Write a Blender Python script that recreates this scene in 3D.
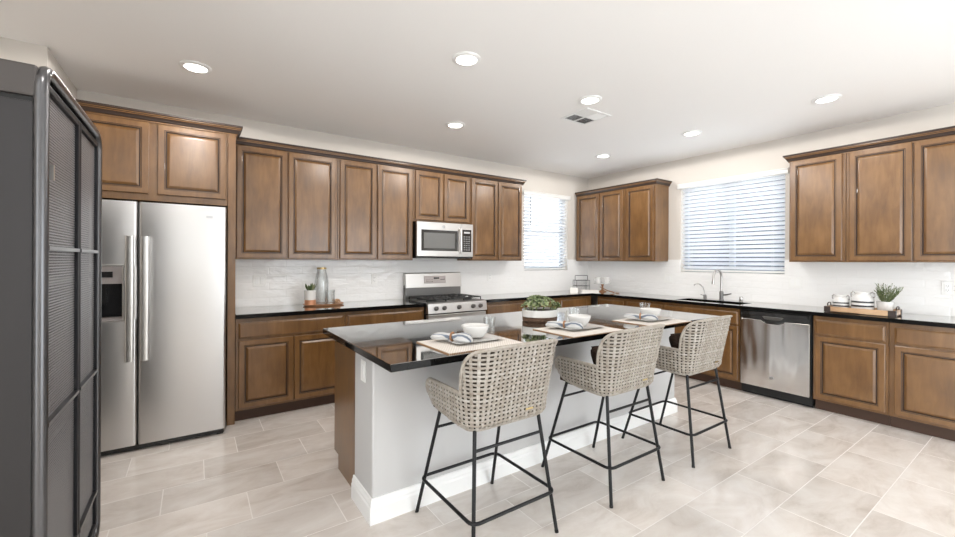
import bpy, bmesh, math, random
from mathutils import Vector, Matrix
random.seed(7)
for o in list(bpy.data.objects): bpy.data.objects.remove(o)
SC = bpy.context.scene
COL = SC.collection
PI = math.pi

# ---------------------------------------------------------------- camera
cam_d = bpy.data.cameras.new('camera'); cam = bpy.data.objects.new('camera', cam_d); COL.objects.link(cam)
cam_d.sensor_width = 36.0; cam_d.lens = 411.0/955.0*36.0; cam_d.shift_y = -7.5/955.0
cam_d.clip_start = 0.02
cam.location = (0, 0, 1.37)
cam.rotation_euler = (Matrix.Rotation(-math.atan2(282.5, 411.0), 4, 'Z') @ Matrix.Rotation(PI/2, 4, 'X') @ Matrix.Rotation(.0045, 4, 'Z')).to_euler()
SC.camera = cam
# ---------------------------------------------------------------- world, light, exposure
W = bpy.data.worlds.new('daylight'); SC.world = W; W.use_nodes = True
bg = W.node_tree.nodes['Background']; bg.inputs[0].default_value = (0.91, 0.96, 1.0, 1); bg.inputs[1].default_value = 3.3
SC.view_settings.view_transform = 'Standard'; SC.view_settings.look = 'None'
SC.view_settings.exposure = 0.72; SC.view_settings.gamma = 1.0; SC.view_settings.use_curve_mapping = False
CAN_W = 14.0           # watts of every recessed ceiling lamp
CAN_COL = (1.0, 0.96, 0.92)

# ---------------------------------------------------------------- materials
def mat(name, col=(.8,.8,.8), rough=.5, metal=0.0, coat=0.0, spec=.5, **kw):
    m = bpy.data.materials.new(name); m.use_nodes = True
    b = m.node_tree.nodes['Principled BSDF']
    b.inputs['Base Color'].default_value = (*col, 1); b.inputs['Roughness'].default_value = rough
    b.inputs['Metallic'].default_value = metal; b.inputs['Coat Weight'].default_value = coat
    b.inputs['Specular IOR Level'].default_value = spec
    for k, v in kw.items(): b.inputs[k.replace('_', ' ')].default_value = v
    return m
class NT:
    def __init__(s, m): s.t = m.node_tree; s.b = s.t.nodes.get('Principled BSDF')
    def n(s, typ, **kw):
        x = s.t.nodes.new(typ)
        for k, v in kw.items(): setattr(x, k, v)
        return x
    def l(s, a, b): s.t.links.new(a, b)
    def coord(s, scale=(1,1,1), which='Object', rot=(0,0,0)):
        tc = s.n('ShaderNodeTexCoord'); mp = s.n('ShaderNodeMapping'); s.l(tc.outputs[which], mp.inputs[0])
        mp.inputs['Scale'].default_value = scale; mp.inputs['Rotation'].default_value = rot; return mp.outputs[0]
    def noise(s, vec, scale=5, detail=4, rough=.55, dist=0):
        x = s.n('ShaderNodeTexNoise'); s.l(vec, x.inputs['Vector']); x.inputs['Scale'].default_value = scale
        x.inputs['Detail'].default_value = detail; x.inputs['Roughness'].default_value = rough; x.inputs['Distortion'].default_value = dist
        return x.outputs['Fac']
    def ramp(s, fac, stops):
        r = s.n('ShaderNodeValToRGB'); s.l(fac, r.inputs[0]); e = r.color_ramp.elements
        while len(e) < len(stops): e.new(.5)
        for i, (p, c) in enumerate(stops): e[i].position = p; e[i].color = (*c, 1)
        return r.outputs[0]
    def math(s, op, a, b=None, c=None):
        x = s.n('ShaderNodeMath', operation=op)
        for i, v in enumerate((a, b, c)):
            if v is None: continue
            if isinstance(v, (int, float)): x.inputs[i].default_value = v
            else: s.l(v, x.inputs[i])
        return x.outputs[0]
    def mix(s, fac, a, b, typ='MIX'):
        x = s.n('ShaderNodeMix', data_type='RGBA', blend_type=typ)
        for i, v in ((0, fac), (6, a), (7, b)):
            if isinstance(v, (int, float)): x.inputs[i].default_value = v
            elif isinstance(v, tuple): x.inputs[i].default_value = (*v, 1)
            else: s.l(v, x.inputs[i])
        return x.outputs[2]
    def bump(s, h, strength=.3, dist=.01):
        x = s.n('ShaderNodeBump'); x.inputs['Strength'].default_value = strength; x.inputs['Distance'].default_value = dist
        s.l(h, x.inputs['Height']); s.l(x.outputs[0], s.b.inputs['Normal']); return x
    def base(s, c): s.l(c, s.b.inputs['Base Color'])

M = {}
M['wall'] = mat('wall_paint', (.67,.63,.58), .85)
M['ceil'] = mat('ceiling_paint', (.90,.89,.875), .9)
M['trimw'] = mat('white_trim_paint', (.86,.86,.85), .45)
M['island_paint'] = mat('island_paint', (.55,.545,.54), .6)
M['white_plastic'] = mat('white_plastic', (.85,.85,.83), .35)
M['ceramic'] = mat('white_ceramic', (.70,.69,.67), .18, coat=.3)
M['black_plastic'] = mat('black_plastic', (.012,.012,.013), .25)
M['black_glass'] = mat('black_glass', (.02,.02,.02), .06, coat=.5)
M['grey_glass'] = mat('grey_door_glass', (.16,.16,.155), .12, coat=.4)
M['black_metal'] = mat('black_painted_metal', (.009,.009,.010), .42, spec=.3)
M['cast_iron'] = mat('cast_iron', (.02,.02,.02), .55)
M['chrome'] = mat('brushed_nickel', (.52,.51,.5), .22, 1.0)
M['handle'] = mat('handle_metal', (.75,.74,.72), .28, 1.0)
M['stripe'] = mat('black_glaze_stripe', (.03,.03,.035), .3)
M['copper'] = mat('copper_glaze', (.62,.30,.17), .35, .3)
M['dark_gap'] = mat('gap_shade', (.01,.01,.01), .7)  # near-black standing in for shade in slots, vent duct and gaps
M['grout_display'] = mat('display_panel', (.42,.38,.37), .3, .4)
M['print_grey'] = mat('printed_grey', (.5,.5,.5), .5)
M['emblem'] = mat('emblem_metal', (.45,.45,.46), .3, .8)
M['backdrop'] = mat('dark_backdrop', (.035,.042,.055), .9)  # near-black, so the added outside walls darken the blind gaps
M['vinyl'] = mat('backlit_vinyl_frame', (.30,.33,.38), .5)  # backlit shade of the white frame put into its grey colour
M['soil'] = mat('soil', (.05,.035,.02), .9)
M['wood_light'] = mat('pale_wood', (.50,.30,.17), .5)
M['wood_ring'] = mat('wooden_ring', (.34,.17,.08), .5)
M['gold'] = mat('gold_trim', (.55,.42,.2), .3, 1.0)
M['paper'] = mat('white_board', (.85,.82,.77), .6)
M['bracket'] = mat('dark_bracket', (.06,.045,.04), .4, .6)
M['linen'] = mat('white_linen', (.80,.78,.74), .9)
def lamp_mat():
    m = mat('lamp_lens', (1,1,1), .5)
    b = m.node_tree.nodes['Principled BSDF']; b.inputs['Emission Color'].default_value = (1,.95,.88,1); b.inputs['Emission Strength'].default_value = 6
    return m
M['lamp'] = lamp_mat()

def wood(name, dark, mid, light, horiz=False):
    m = mat(name, mid, .33, coat=.55); n = NT(m); n.b.inputs['Coat Roughness'].default_value = .22
    v = n.coord((2.2,2.2,9) if horiz else (9,9,1.6))
    f = n.noise(v, 2.2, 5, .6, .6); v2 = n.coord((1.3,1.3,1.3)); f2 = n.noise(v2, 2.6, 3, .5)
    k = n.math('ADD', n.math('MULTIPLY', f, .55), n.math('MULTIPLY', f2, .45))
    n.base(n.ramp(k, [(.36, dark), (.5, mid), (.66, light)]))
    n.l(n.math('ADD', n.math('MULTIPLY', f, .12), .26), n.b.inputs['Roughness'])
    return m
M['wood'] = wood('stained_cabinet_wood', (.122,.056,.016), (.170,.080,.023), (.220,.110,.036))
M['glaze'] = mat('dark_glaze_line', (.028,.013,.007), .5, coat=.1)
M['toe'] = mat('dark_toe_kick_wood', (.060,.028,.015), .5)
M['crate_wood'] = wood('crate_wood', (.40,.24,.13), (.52,.33,.19), (.62,.42,.26), True)

def granite(name, ior):
    m = mat(name, (.012,.011,.011), .06, coat=0.0); n = NT(m)
    v = n.coord((1,1,1))
    vo = n.n('ShaderNodeTexVoronoi'); n.l(v, vo.inputs['Vector']); vo.inputs['Scale'].default_value = 130
    f = n.noise(v, 60, 5, .7)
    k = n.math('MULTIPLY', n.math('SUBTRACT', 1.0, vo.outputs['Distance']), f)
    n.base(n.ramp(k, [(.42,(.006,.006,.006)), (.55,(.022,.017,.014)), (.68,(.10,.075,.055))]))
    n.b.inputs['IOR'].default_value = ior
    return m
M['granite'] = granite('polished_black_granite', 2.5)
def polish(m, k, tint, rough):
    t = m.node_tree; o = t.nodes['Material Output']; p = t.nodes['Principled BSDF']; g = t.nodes.new('ShaderNodeBsdfGlossy'); mx = t.nodes.new('ShaderNodeMixShader')
    g.inputs[0].default_value = (*tint, 1); g.inputs['Roughness'].default_value = rough; mx.inputs[0].default_value = k
    t.links.new(p.outputs[0], mx.inputs[1]); t.links.new(g.outputs[0], mx.inputs[2]); t.links.new(mx.outputs[0], o.inputs[0])
polish(M['granite'], .72, (.90,.90,.89), .04)
M['granite_edge'] = granite('black_granite_edge', 1.45); M['granite_edge'].node_tree.nodes['Principled BSDF'].inputs['Specular IOR Level'].default_value = .25

def steel(name, col=(.60,.59,.575), rough=.26, axis='x', wob=0.0):
    m = mat(name, col, rough, 1.0); n = NT(m)
    v = n.coord((1,1,160) if axis == 'x' else (160,160,1))
    f = n.noise(v, 3, 3, .6)
    n.l(n.math('ADD', n.math('MULTIPLY', f, .03), rough-.015), n.b.inputs['Roughness'])
    if wob:
        v2 = n.coord((3.2,1,.8)); g = n.noise(v2, 1.6, 1, .4)
        n.bump(g, 1.0, wob)
    return m
M['steel'] = mat('stainless_steel', (.60,.59,.58), .31, 1.0)
M['steel_dw'] = steel('stainless_steel_wavy', (.74,.72,.70), .18, 'x', .03)
M['steel_dark'] = steel('dark_steel', (.20,.195,.19), .35)

def floor_mat():
    m = mat('stone_look_tile', (.6,.56,.51), .24); n = NT(m)
    tc = n.n('ShaderNodeTexCoord'); sx = n.n('ShaderNodeSeparateXYZ'); n.l(tc.outputs['Object'], sx.inputs[0])
    X, Y = sx.outputs[0], sx.outputs[1]
    P, L = .305, .61
    ry = n.math('DIVIDE', n.math('SUBTRACT', Y, .94), P); row = n.math('FLOOR', ry); fy = n.math('SUBTRACT', ry, row)
    xs = n.math('DIVIDE', n.math('SUBTRACT', X, n.math('ADD', n.math('MULTIPLY', row, .20333), .46)), L)
    cx = n.math('FLOOR', xs); fx = n.math('SUBTRACT', xs, cx)
    dy = n.math('MULTIPLY', n.math('SUBTRACT', .5, n.math('ABSOLUTE', n.math('SUBTRACT', fy, .5))), P)
    dx = n.math('MULTIPLY', n.math('SUBTRACT', .5, n.math('ABSOLUTE', n.math('SUBTRACT', fx, .5))), L)
    g = n.math('LESS_THAN', n.math('MINIMUM', dx, dy), .0026)
    cm = n.n('ShaderNodeCombineXYZ'); n.l(cx, cm.inputs[0]); n.l(row, cm.inputs[1])
    wn = n.n('ShaderNodeTexWhiteNoise', noise_dimensions='3D'); n.l(cm.outputs[0], wn.inputs['Vector'])
    ofs = n.n('ShaderNodeVectorMath', operation='SCALE'); n.l(wn.outputs['Color'], ofs.inputs[0]); ofs.inputs['Scale'].default_value = 20
    add = n.n('ShaderNodeVectorMath', operation='ADD'); n.l(tc.outputs['Object'], add.inputs[0]); n.l(ofs.outputs[0], add.inputs[1])
    mp = n.n('ShaderNodeMapping'); n.l(add.outputs[0], mp.inputs[0]); mp.inputs['Scale'].default_value = (1.0, 2.0, 1)
    f = n.noise(mp.outputs[0], 3.0, 8, .64, .7)
    c = n.ramp(f, [(.28,(.55,.485,.43)), (.46,(.68,.62,.57)), (.60,(.75,.70,.655)), (.75,(.80,.765,.725))])
    mp2 = n.n('ShaderNodeMapping'); n.l(add.outputs[0], mp2.inputs[0]); mp2.inputs['Scale'].default_value = (1.0, 2.0, 1); mp2.inputs['Rotation'].default_value = (0,0,.5)
    ve = n.noise(mp2.outputs[0], 3.4, 6, .6, 1.6)
    vein = n.math('SUBTRACT', 1.0, n.math('MINIMUM', n.math('MULTIPLY', n.math('ABSOLUTE', n.math('SUBTRACT', ve, .5)), 40), 1.0))
    c = n.mix(n.math('MULTIPLY', vein, .28), c, (.70,.66,.61))
    val = n.math('ADD', n.math('MULTIPLY', wn.outputs['Value'], .16), .92)
    hsv = n.n('ShaderNodeHueSaturation'); n.l(c, hsv.inputs['Color']); n.l(val, hsv.inputs['Value'])
    n.base(n.mix(g, hsv.outputs[0], (.77,.73,.69)))
    n.l(n.math('ADD', n.math('MULTIPLY', g, .4), n.math('ADD', n.math('MULTIPLY', f, .10), .09)), n.b.inputs['Roughness'])
    n.bump(n.math('ADD', n.math('MULTIPLY', g, -.5), n.math('MULTIPLY', f, .12)), .25, .004)
    return m
M['floor'] = floor_mat()

def subway():
    m = mat('white_subway_tile', (.80,.79,.77), .09, coat=.0); n = NT(m)
    tc = n.n('ShaderNodeTexCoord'); sx = n.n('ShaderNodeSeparateXYZ'); n.l(tc.outputs['Object'], sx.inputs[0])
    X, Z = sx.outputs[0], sx.outputs[2]
    rz = n.math('DIVIDE', Z, .0765); row = n.math('FLOOR', rz); fz = n.math('SUBTRACT', rz, row)
    xs = n.math('ADD', n.math('DIVIDE', X, .305), n.math('MULTIPLY', row, .5)); cx = n.math('FLOOR', xs); fx = n.math('SUBTRACT', xs, cx)
    dz = n.math('MULTIPLY', n.math('SUBTRACT', .5, n.math('ABSOLUTE', n.math('SUBTRACT', fz, .5))), .0765)
    dx = n.math('MULTIPLY', n.math('SUBTRACT', .5, n.math('ABSOLUTE', n.math('SUBTRACT', fx, .5))), .305)
    d = n.math('MINIMUM', dx, dz)
    g = n.math('LESS_THAN', d, .0013)
    n.base(n.mix(g, (.87,.865,.855), (.80,.795,.78)))
    n.l(n.math('ADD', n.math('MULTIPLY', g, .5), .08), n.b.inputs['Roughness'])
    e = n.math('MINIMUM', n.math('MULTIPLY', d, 120), 1.0)
    v = n.coord((1,1,2.0)); w = n.noise(v, 9, 2, .5)
    n.bump(n.math('ADD', n.math('MULTIPLY', e, .12), n.math('MULTIPLY', w, .9)), .6, .012)
    return m
M['subway'] = subway()

def rattan():
    m = mat('woven_rattan', (.45,.40,.33), .6); n = NT(m)
    g = n.n('ShaderNodeNewGeometry')
    v = n.coord((1,1,1)); f = n.noise(v, 55, 3, .6)
    k = n.math('ADD', n.math('MULTIPLY', g.outputs['Random Per Island'], .28), n.math('MULTIPLY', f, .72))
    n.base(n.ramp(k, [(.15,(.22,.175,.13)), (.45,(.335,.30,.255)), (.8,(.46,.435,.395))]))
    return m
M['rattan'] = rattan()
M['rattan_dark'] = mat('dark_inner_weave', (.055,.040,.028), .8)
def fuzzy(name, a, b, scale=90):
    m = mat(name, a, .95, spec=.2); n = NT(m); f = n.noise(n.coord(), scale, 4, .7)
    n.base(n.ramp(f, [(.35, a), (.7, b)])); n.bump(f, .6, .01); return m
M['pillow'] = fuzzy('dark_brown_pile', (.016,.009,.006), (.05,.032,.024))
def placemat():
    m = mat('woven_placemat', (.72,.64,.55), .85); n = NT(m)
    tc = n.n('ShaderNodeTexCoord'); sx = n.n('ShaderNodeSeparateXYZ'); n.l(tc.outputs['Object'], sx.inputs[0])
    s = n.math('SINE', n.math('MULTIPLY', sx.outputs[0], 420)); t = n.math('SINE', n.math('MULTIPLY', sx.outputs[1], 300))
    f = n.math('ADD', n.math('MULTIPLY', n.math('MULTIPLY', s, t), .35), .5)
    n.base(n.ramp(f, [(.2,(.52,.46,.40)), (.6,(.72,.68,.63))])); n.bump(f, .5, .003)
    return m
M['placemat'] = placemat()
M['fringe'] = mat('placemat_edge', (.33,.20,.11), .9)
def napkin():
    m = mat('striped_napkin', (.78,.77,.75), .9); n = NT(m)
    tc = n.n('ShaderNodeTexCoord'); sx = n.n('ShaderNodeSeparateXYZ'); n.l(tc.outputs['Object'], sx.inputs[0])
    f = n.math('FRACT', n.math('MULTIPLY', n.math('ADD', sx.outputs[1], n.math('MULTIPLY', sx.outputs[2], .6)), 26))
    n.base(n.ramp(f, [(.66,(.58,.58,.575)), (.72,(.16,.19,.24))])); return m
M['napkin'] = napkin()
def leaves(name, stops):
    m = mat(name, stops[0][1], .5); n = NT(m); g = n.n('ShaderNodeNewGeometry')
    n.base(n.ramp(g.outputs['Random Per Island'], stops)); return m
M['succ'] = leaves('succulent_leaves', [(0,(.05,.08,.03)), (.35,(.14,.20,.07)), (.65,(.25,.30,.13)), (.85,(.36,.38,.22)), (1,(.06,.075,.055))])
M['herb'] = leaves('herb_leaves', [(0,(.05,.085,.025)), (.5,(.12,.16,.06)), (1,(.24,.25,.13))])
def bark():
    m = mat('brown_weave_band', (.12,.06,.03), .7); n = NT(m)
    f = n.noise(n.coord((26,26,120)), 2.5, 4, .6)
    n.base(n.ramp(f, [(.4,(.045,.022,.012)), (.6,(.15,.08,.045)), (.7,(.34,.24,.17))])); n.bump(f, .8, .006); return m
M['bark'] = bark()
def thin_glass(name, tint=(.97,.98,.98), gl=.12):
    m = bpy.data.materials.new(name); m.use_nodes = True; t = m.node_tree
    for x in list(t.nodes): t.nodes.remove(x)
    o = t.nodes.new('ShaderNodeOutputMaterial'); mx = t.nodes.new('ShaderNodeMixShader'); tr = t.nodes.new('ShaderNodeBsdfTransparent'); g = t.nodes.new('ShaderNodeBsdfGlossy')
    lw = t.nodes.new('ShaderNodeLayerWeight'); lw.inputs[0].default_value = .35
    mm = t.nodes.new('ShaderNodeMath'); mm.operation = 'MULTIPLY_ADD'; mm.inputs[1].default_value = .6; mm.inputs[2].default_value = gl*.4
    t.links.new(lw.outputs['Facing'], mm.inputs[0]); t.links.new(mm.outputs[0], mx.inputs[0])
    tr.inputs[0].default_value = (*tint, 1); g.inputs['Roughness'].default_value = .03
    t.links.new(tr.outputs[0], mx.inputs[1]); t.links.new(g.outputs[0], mx.inputs[2]); t.links.new(mx.outputs[0], o.inputs[0])
    return m
M['glass'] = thin_glass('clear_glass')
M['window_glass'] = thin_glass('window_glass', (.96,.98,1), .04)
def slat():
    m = bpy.data.materials.new('blind_slat'); m.use_nodes = True; t = m.node_tree; b = t.nodes['Principled BSDF']
    b.inputs['Base Color'].default_value = (.88,.88,.87,1); b.inputs['Roughness'].default_value = .5
    tr = t.nodes.new('ShaderNodeBsdfTranslucent'); tr.inputs[0].default_value = (.96,.97,1,1)
    mx = t.nodes.new('ShaderNodeMixShader'); mx.inputs[0].default_value = .48
    t.links.new(b.outputs[0], mx.inputs[1]); t.links.new(tr.outputs[0], mx.inputs[2]); t.links.new(mx.outputs[0], t.nodes['Material Output'].inputs[0])
    return m
M['slat'] = slat()
M['gunmetal'] = mat('gunmetal_sheet', (.035,.033,.034), .45, .5); M['header_metal'] = mat('header_metal', (.075,.068,.065), .38, .7)
M['tube_metal'] = mat('dark_tube_metal', (.13,.13,.135), .28, .9)
def perforated():
    m = mat('perforated_metal', (.30,.30,.31), .45, .6); n = NT(m)
    tc = n.n('ShaderNodeTexCoord'); sx = n.n('ShaderNodeSeparateXYZ'); n.l(tc.outputs['Object'], sx.inputs[0])
    p = .0095
    a = n.math('FRACT', n.math('DIVIDE', sx.outputs[1], p)); bq = n.math('FRACT', n.math('DIVIDE', sx.outputs[2], p))
    h = n.math('MULTIPLY', n.math('GREATER_THAN', a, .42), n.math('GREATER_THAN', bq, .42))
    tr = n.n('ShaderNodeBsdfTransparent'); mx = n.n('ShaderNodeMixShader'); n.l(h, mx.inputs[0]); n.l(n.b.outputs[0], mx.inputs[1]); n.l(tr.outputs[0], mx.inputs[2])
    n.l(mx.outputs[0], n.t.nodes['Material Output'].inputs[0]); return m
M['perf'] = perforated(); M['door_frame'] = mat('dark_door_frame', (.012,.012,.014), .5, spec=.2)

# ---------------------------------------------------------------- mesh builder
class MB:
    def __init__(s): s.v = []; s.f = []; s.m = []
    def add(s, vs, fs, m=0):
        o = len(s.v); s.v += [tuple(v) for v in vs]
        for f in fs: s.f.append([o+i for i in f]); s.m.append(m)
        return s
    def box(s, x0, x1, y0, y1, z0, z1, m=0):
        x0, x1 = min(x0,x1), max(x0,x1); y0, y1 = min(y0,y1), max(y0,y1); z0, z1 = min(z0,z1), max(z0,z1)
        return s.add([(x0,y0,z0),(x1,y0,z0),(x1,y1,z0),(x0,y1,z0),(x0,y0,z1),(x1,y0,z1),(x1,y1,z1),(x0,y1,z1)],
              [(0,3,2,1),(4,5,6,7),(0,1,5,4),(1,2,6,5),(2,3,7,6),(3,0,4,7)], m)
    def tube(s, path, r, n=8, closed=False, m=0, cap=True):
        P = [Vector(p) for p in path]; N = len(P); R = r if isinstance(r, (list, tuple)) else [r]*N
        T = []
        for i in range(N):
            a = P[(i-1) % N] if (closed or i > 0) else P[i]; b = P[(i+1) % N] if (closed or i < N-1) else P[i]
            T.append((b-a).normalized())
        up = Vector((0,0,1)) if abs(T[0].z) < .9 else Vector((1,0,0))
        nrm = T[0].cross(up).normalized(); vs = []
        for i in range(N):
            if i: nrm = T[i-1].rotation_difference(T[i]) @ nrm
            nrm = (nrm - T[i]*nrm.dot(T[i])).normalized(); bn = T[i].cross(nrm)
            for k in range(n):
                a = 2*PI*k/n; vs.append(P[i] + (nrm*math.cos(a) + bn*math.sin(a))*R[i])
        fs = []
        for i in range(N if closed else N-1):
            j = (i+1) % N
            for k in range(n): fs.append((i*n+k, i*n+(k+1) % n, j*n+(k+1) % n, j*n+k))
        if not closed and cap: fs += [tuple(range(n)), tuple(range((N-1)*n, N*n))]
        return s.add(vs, fs, m)
    def lathe(s, prof, c=(0,0,0), n=32, m=0, sx=1, sy=1, mats=None):
        vs = []; fs = []; ms = []
        for r, z in prof:
            for k in range(n): a = 2*PI*k/n; vs.append((c[0]+r*sx*math.cos(a), c[1]+r*sy*math.sin(a), c[2]+z))
        for i in range(len(prof)-1):
            for k in range(n):
                fs.append((i*n+k, i*n+(k+1) % n, (i+1)*n+(k+1) % n, (i+1)*n+k)); ms.append(mats[i] if mats else m)
        if prof[0][0] > 1e-6: fs.append(tuple(range(n))); ms.append(mats[0] if mats else m)
        if prof[-1][0] > 1e-6: fs.append(tuple(range((len(prof)-1)*n, len(prof)*n))); ms.append(mats[-1] if mats else m)
        o = len(s.v); s.v += vs
        for f, q in zip(fs, ms): s.f.append([o+i for i in f]); s.m.append(q)
        return s
    def cyl(s, c, r, z0, z1, n=24, m=0): return s.lathe([(r, z0), (r, z1)], c, n, m)
    def rod(s, a, b, r, n=10, m=0): return s.tube([a, b], r, n, False, m)
    def prism(s, poly, fn, d0, d1, m=0):     # poly in 2D, fn(u, v, d) -> xyz
        n = len(poly); vs = [fn(u, v, d0) for u, v in poly] + [fn(u, v, d1) for u, v in poly]
        return s.add(vs, [tuple(range(n))[::-1], tuple(range(n, 2*n))] + [(i, (i+1) % n, n+(i+1) % n, n+i) for i in range(n)], m)
    def loops(s, rects, m=0, mats=None):     # rects: list of (x0,x1,z0,z1,y); caps the last
        vs = []; fs = []; ms = []
        for x0, x1, z0, z1, y in rects: vs += [(x0,y,z0),(x1,y,z0),(x1,y,z1),(x0,y,z1)]
        for i in range(len(rects)-1):
            for k in range(4): fs.append((i*4+k, i*4+(k+1) % 4, i*4+4+(k+1) % 4, i*4+4+k)); ms.append(mats[i] if mats else m)
        k = (len(rects)-1)*4; fs += [(k,k+1,k+2,k+3), (3,2,1,0)]; ms += [m, m]
        o = len(s.v); s.v += vs
        for f, q in zip(fs, ms): s.f.append([o+i for i in f]); s.m.append(q)
        return s
    def sweep(s, path, prof, m=0, mats=None, side=1):  # plan polyline, profile (offset, z) to the right of travel
        P = [Vector(p) for p in path]; N = len(P); vs = []; fs = []; ms = []; n = len(prof)
        for i in range(N):
            ds = []
            if i > 0: ds.append((P[i]-P[i-1]).normalized())
            if i < N-1: ds.append((P[i+1]-P[i]).normalized())
            ns = [Vector((d.y, -d.x))*side for d in ds]
            if len(ns) == 2: b = (ns[0]+ns[1]); b = b/b.dot(ns[0])
            else: b = ns[0]
            for o, z in prof: vs.append((P[i].x+b.x*o, P[i].y+b.y*o, z))
        for i in range(N-1):
            for k in range(n): fs.append((i*n+k, i*n+(k+1) % n, (i+1)*n+(k+1) % n, (i+1)*n+k)); ms.append(mats[k] if mats else m)
        fs += [tuple(range(n)), tuple(range((N-1)*n, N*n))]; ms += [m, m]
        o = len(s.v); s.v += vs
        for f, q in zip(fs, ms): s.f.append([o+i for i in f]); s.m.append(q)
        return s
    def build(s, name, mats, parent=None, smooth=False, bevel=0, loc=None, rot=0, solid=0, sub=0, seg=2):
        me = bpy.data.meshes.new(name); me.from_pydata(s.v, [], s.f)
        if not isinstance(mats, (list, tuple)): mats = [mats]
        for q in mats: me.materials.append(q)
        for p, q in zip(me.polygons, s.m): p.material_index = q
        bm = bmesh.new(); bm.from_mesh(me); bmesh.ops.recalc_face_normals(bm, faces=bm.faces); bm.to_mesh(me); bm.free()
        o = bpy.data.objects.new(name, me); COL.objects.link(o)
        if parent: o.parent = parent
        if loc: o.location = loc
        if rot: o.rotation_euler = (0,0,rot)
        if solid: md = o.modifiers.new('solid', 'SOLIDIFY'); md.thickness = solid; md.offset = 0
        if bevel:
            md = o.modifiers.new('bevel', 'BEVEL'); md.width = bevel; md.segments = seg; md.limit_method = 'ANGLE'; md.angle_limit = .6
        if sub: md = o.modifiers.new('sub', 'SUBSURF'); md.levels = sub; md.render_levels = sub
        if smooth:
            for p in me.polygons: p.use_smooth = True
            if smooth == 'auto':
                me.set_sharp_from_angle(angle=.7)
        return o
def arc(cx, cy, r, a0, a1, n=6): return [(cx+r*math.cos(a0+(a1-a0)*i/n), cy+r*math.sin(a0+(a1-a0)*i/n)) for i in range(n+1)]
def rrect(x0, x1, y0, y1, r, n=5):
    return arc(x1-r, y1-r, r, 0, PI/2, n)+arc(x0+r, y1-r, r, PI/2, PI, n)+arc(x0+r, y0+r, r, PI, 1.5*PI, n)+arc(x1-r, y0+r, r, 1.5*PI, 2*PI, n)
def tag(o, label, cat, group=None):
    o['label'] = label; o['category'] = cat
    if group: o['group'] = group
    return o
def thing(name, label, cat, loc=(0,0,0), rot=0, group=None):
    o = bpy.data.objects.new(name, None); COL.objects.link(o); o.location = loc; o.rotation_euler = (0,0,rot); o.empty_display_size = .1
    return tag(o, label, cat, group)
def stone(o):      # polished on top, plainer sawn edge and underside
    me = o.data; me.materials.clear(); me.materials.append(M['granite']); me.materials.append(M['granite_edge'])
    for p in me.polygons: p.material_index = 0 if p.normal.z > .9 else 1
    return o
def struct(o): o['kind'] = 'structure'; return o
def copy_tree(o, parent=None):
    c = o.copy(); COL.objects.link(c)
    if parent: c.parent = parent
    for ch in list(o.children): copy_tree(ch, c)
    return c

# ================================================================ ROOM SHELL
XR, YB, ZC = 5.35, 4.57, 2.74      # right wall, back wall, ceiling
struct(MB().box(-3.0, XR+.15, -2.2, YB+.15, -.1, 0).build('floor', M['floor']))
struct(MB().box(-3.0, XR+.15, -2.2, YB+.15, ZC, ZC+.1).build('ceiling', M['ceil']))
W1 = (3.965, 4.87, 1.235, 2.405)    # window in back wall: x0 x1 z0 z1
W2 = (1.81, 2.99, 1.24, 2.405)      # window in right wall: y0 y1 z0 z1
b = MB(); T = YB+.15
b.box(-1.2, W1[0], YB, T, 0, ZC); b.box(W1[1], XR+.15, YB, T, 0, ZC); b.box(W1[0], W1[1], YB, T, 0, W1[2]); b.box(W1[0], W1[1], YB, T, W1[3], ZC)
struct(b.build('wall_back', M['wall']))
b = MB(); T = XR+.15
b.box(XR, T, -2.2, W2[0], 0, ZC); b.box(XR, T, W2[1], YB, 0, ZC); b.box(XR, T, W2[0], W2[1], 0, W2[2]); b.box(XR, T, W2[0], W2[1], W2[3], ZC)
struct(b.build('wall_right', M['wall']))
struct(MB().box(-1.2, -.79, 3.76, YB, 0, ZC).box(-1.2, -1.05, 1.1, 3.76, 0, ZC).build('wall_left', M['wall']))

# unseen wall behind the camera, added for reflections; its openings shape the light
b = MB(); b.box(-3.0, 1.6, -2.35, -2.2, 0, 1.62); b.box(-3.0, 1.6, -2.35, -2.2, 1.9, ZC); b.box(-3.0, -2.4, -2.35, -2.2, 1.62, 1.9); b.box(.9, 1.6, -2.35, -2.2, 1.62, 1.9)
b.box(1.6, XR, -2.35, -2.2, 2.3, ZC); b.box(4.9, XR, -2.35, -2.2, 0, 2.3)
struct(b.build('wall_rear', M['wall']))
def window(name, axis, a0, a1, z0, z1, mull):
    # built in local frame: x along the wall, y outwards
    w = a1-a0; b = MB(); f = .045
    b.box(0, w, .10, .145, 0, f); b.box(0, w, .10, .145, z1-z0-f, z1-z0); b.box(0, f, .10, .145, f, z1-z0-f); b.box(w-f, w, .10, .145, f, z1-z0-f)
    if mull: b.box(w/2-.03, w/2+.03, .10, .145, f, z1-z0-f)
    else: b.box(f, w-f, .10, .145, (z1-z0)/2-.02, (z1-z0)/2+.02)
    loc, rot = ((a0, YB, z0), 0) if axis == 'b' else ((XR, a1, z0), -PI/2)
    o = struct(b.build(name, M['vinyl'], None, bevel=.003, loc=loc, rot=rot))
    g = MB().box(f, w-f, .118, .124, f, z1-z0-f).build('pane', M['window_glass'], o)
    return o
window('window_1', 'b', *W1, False); window('window_2', 'r', *W2, True)

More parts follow.
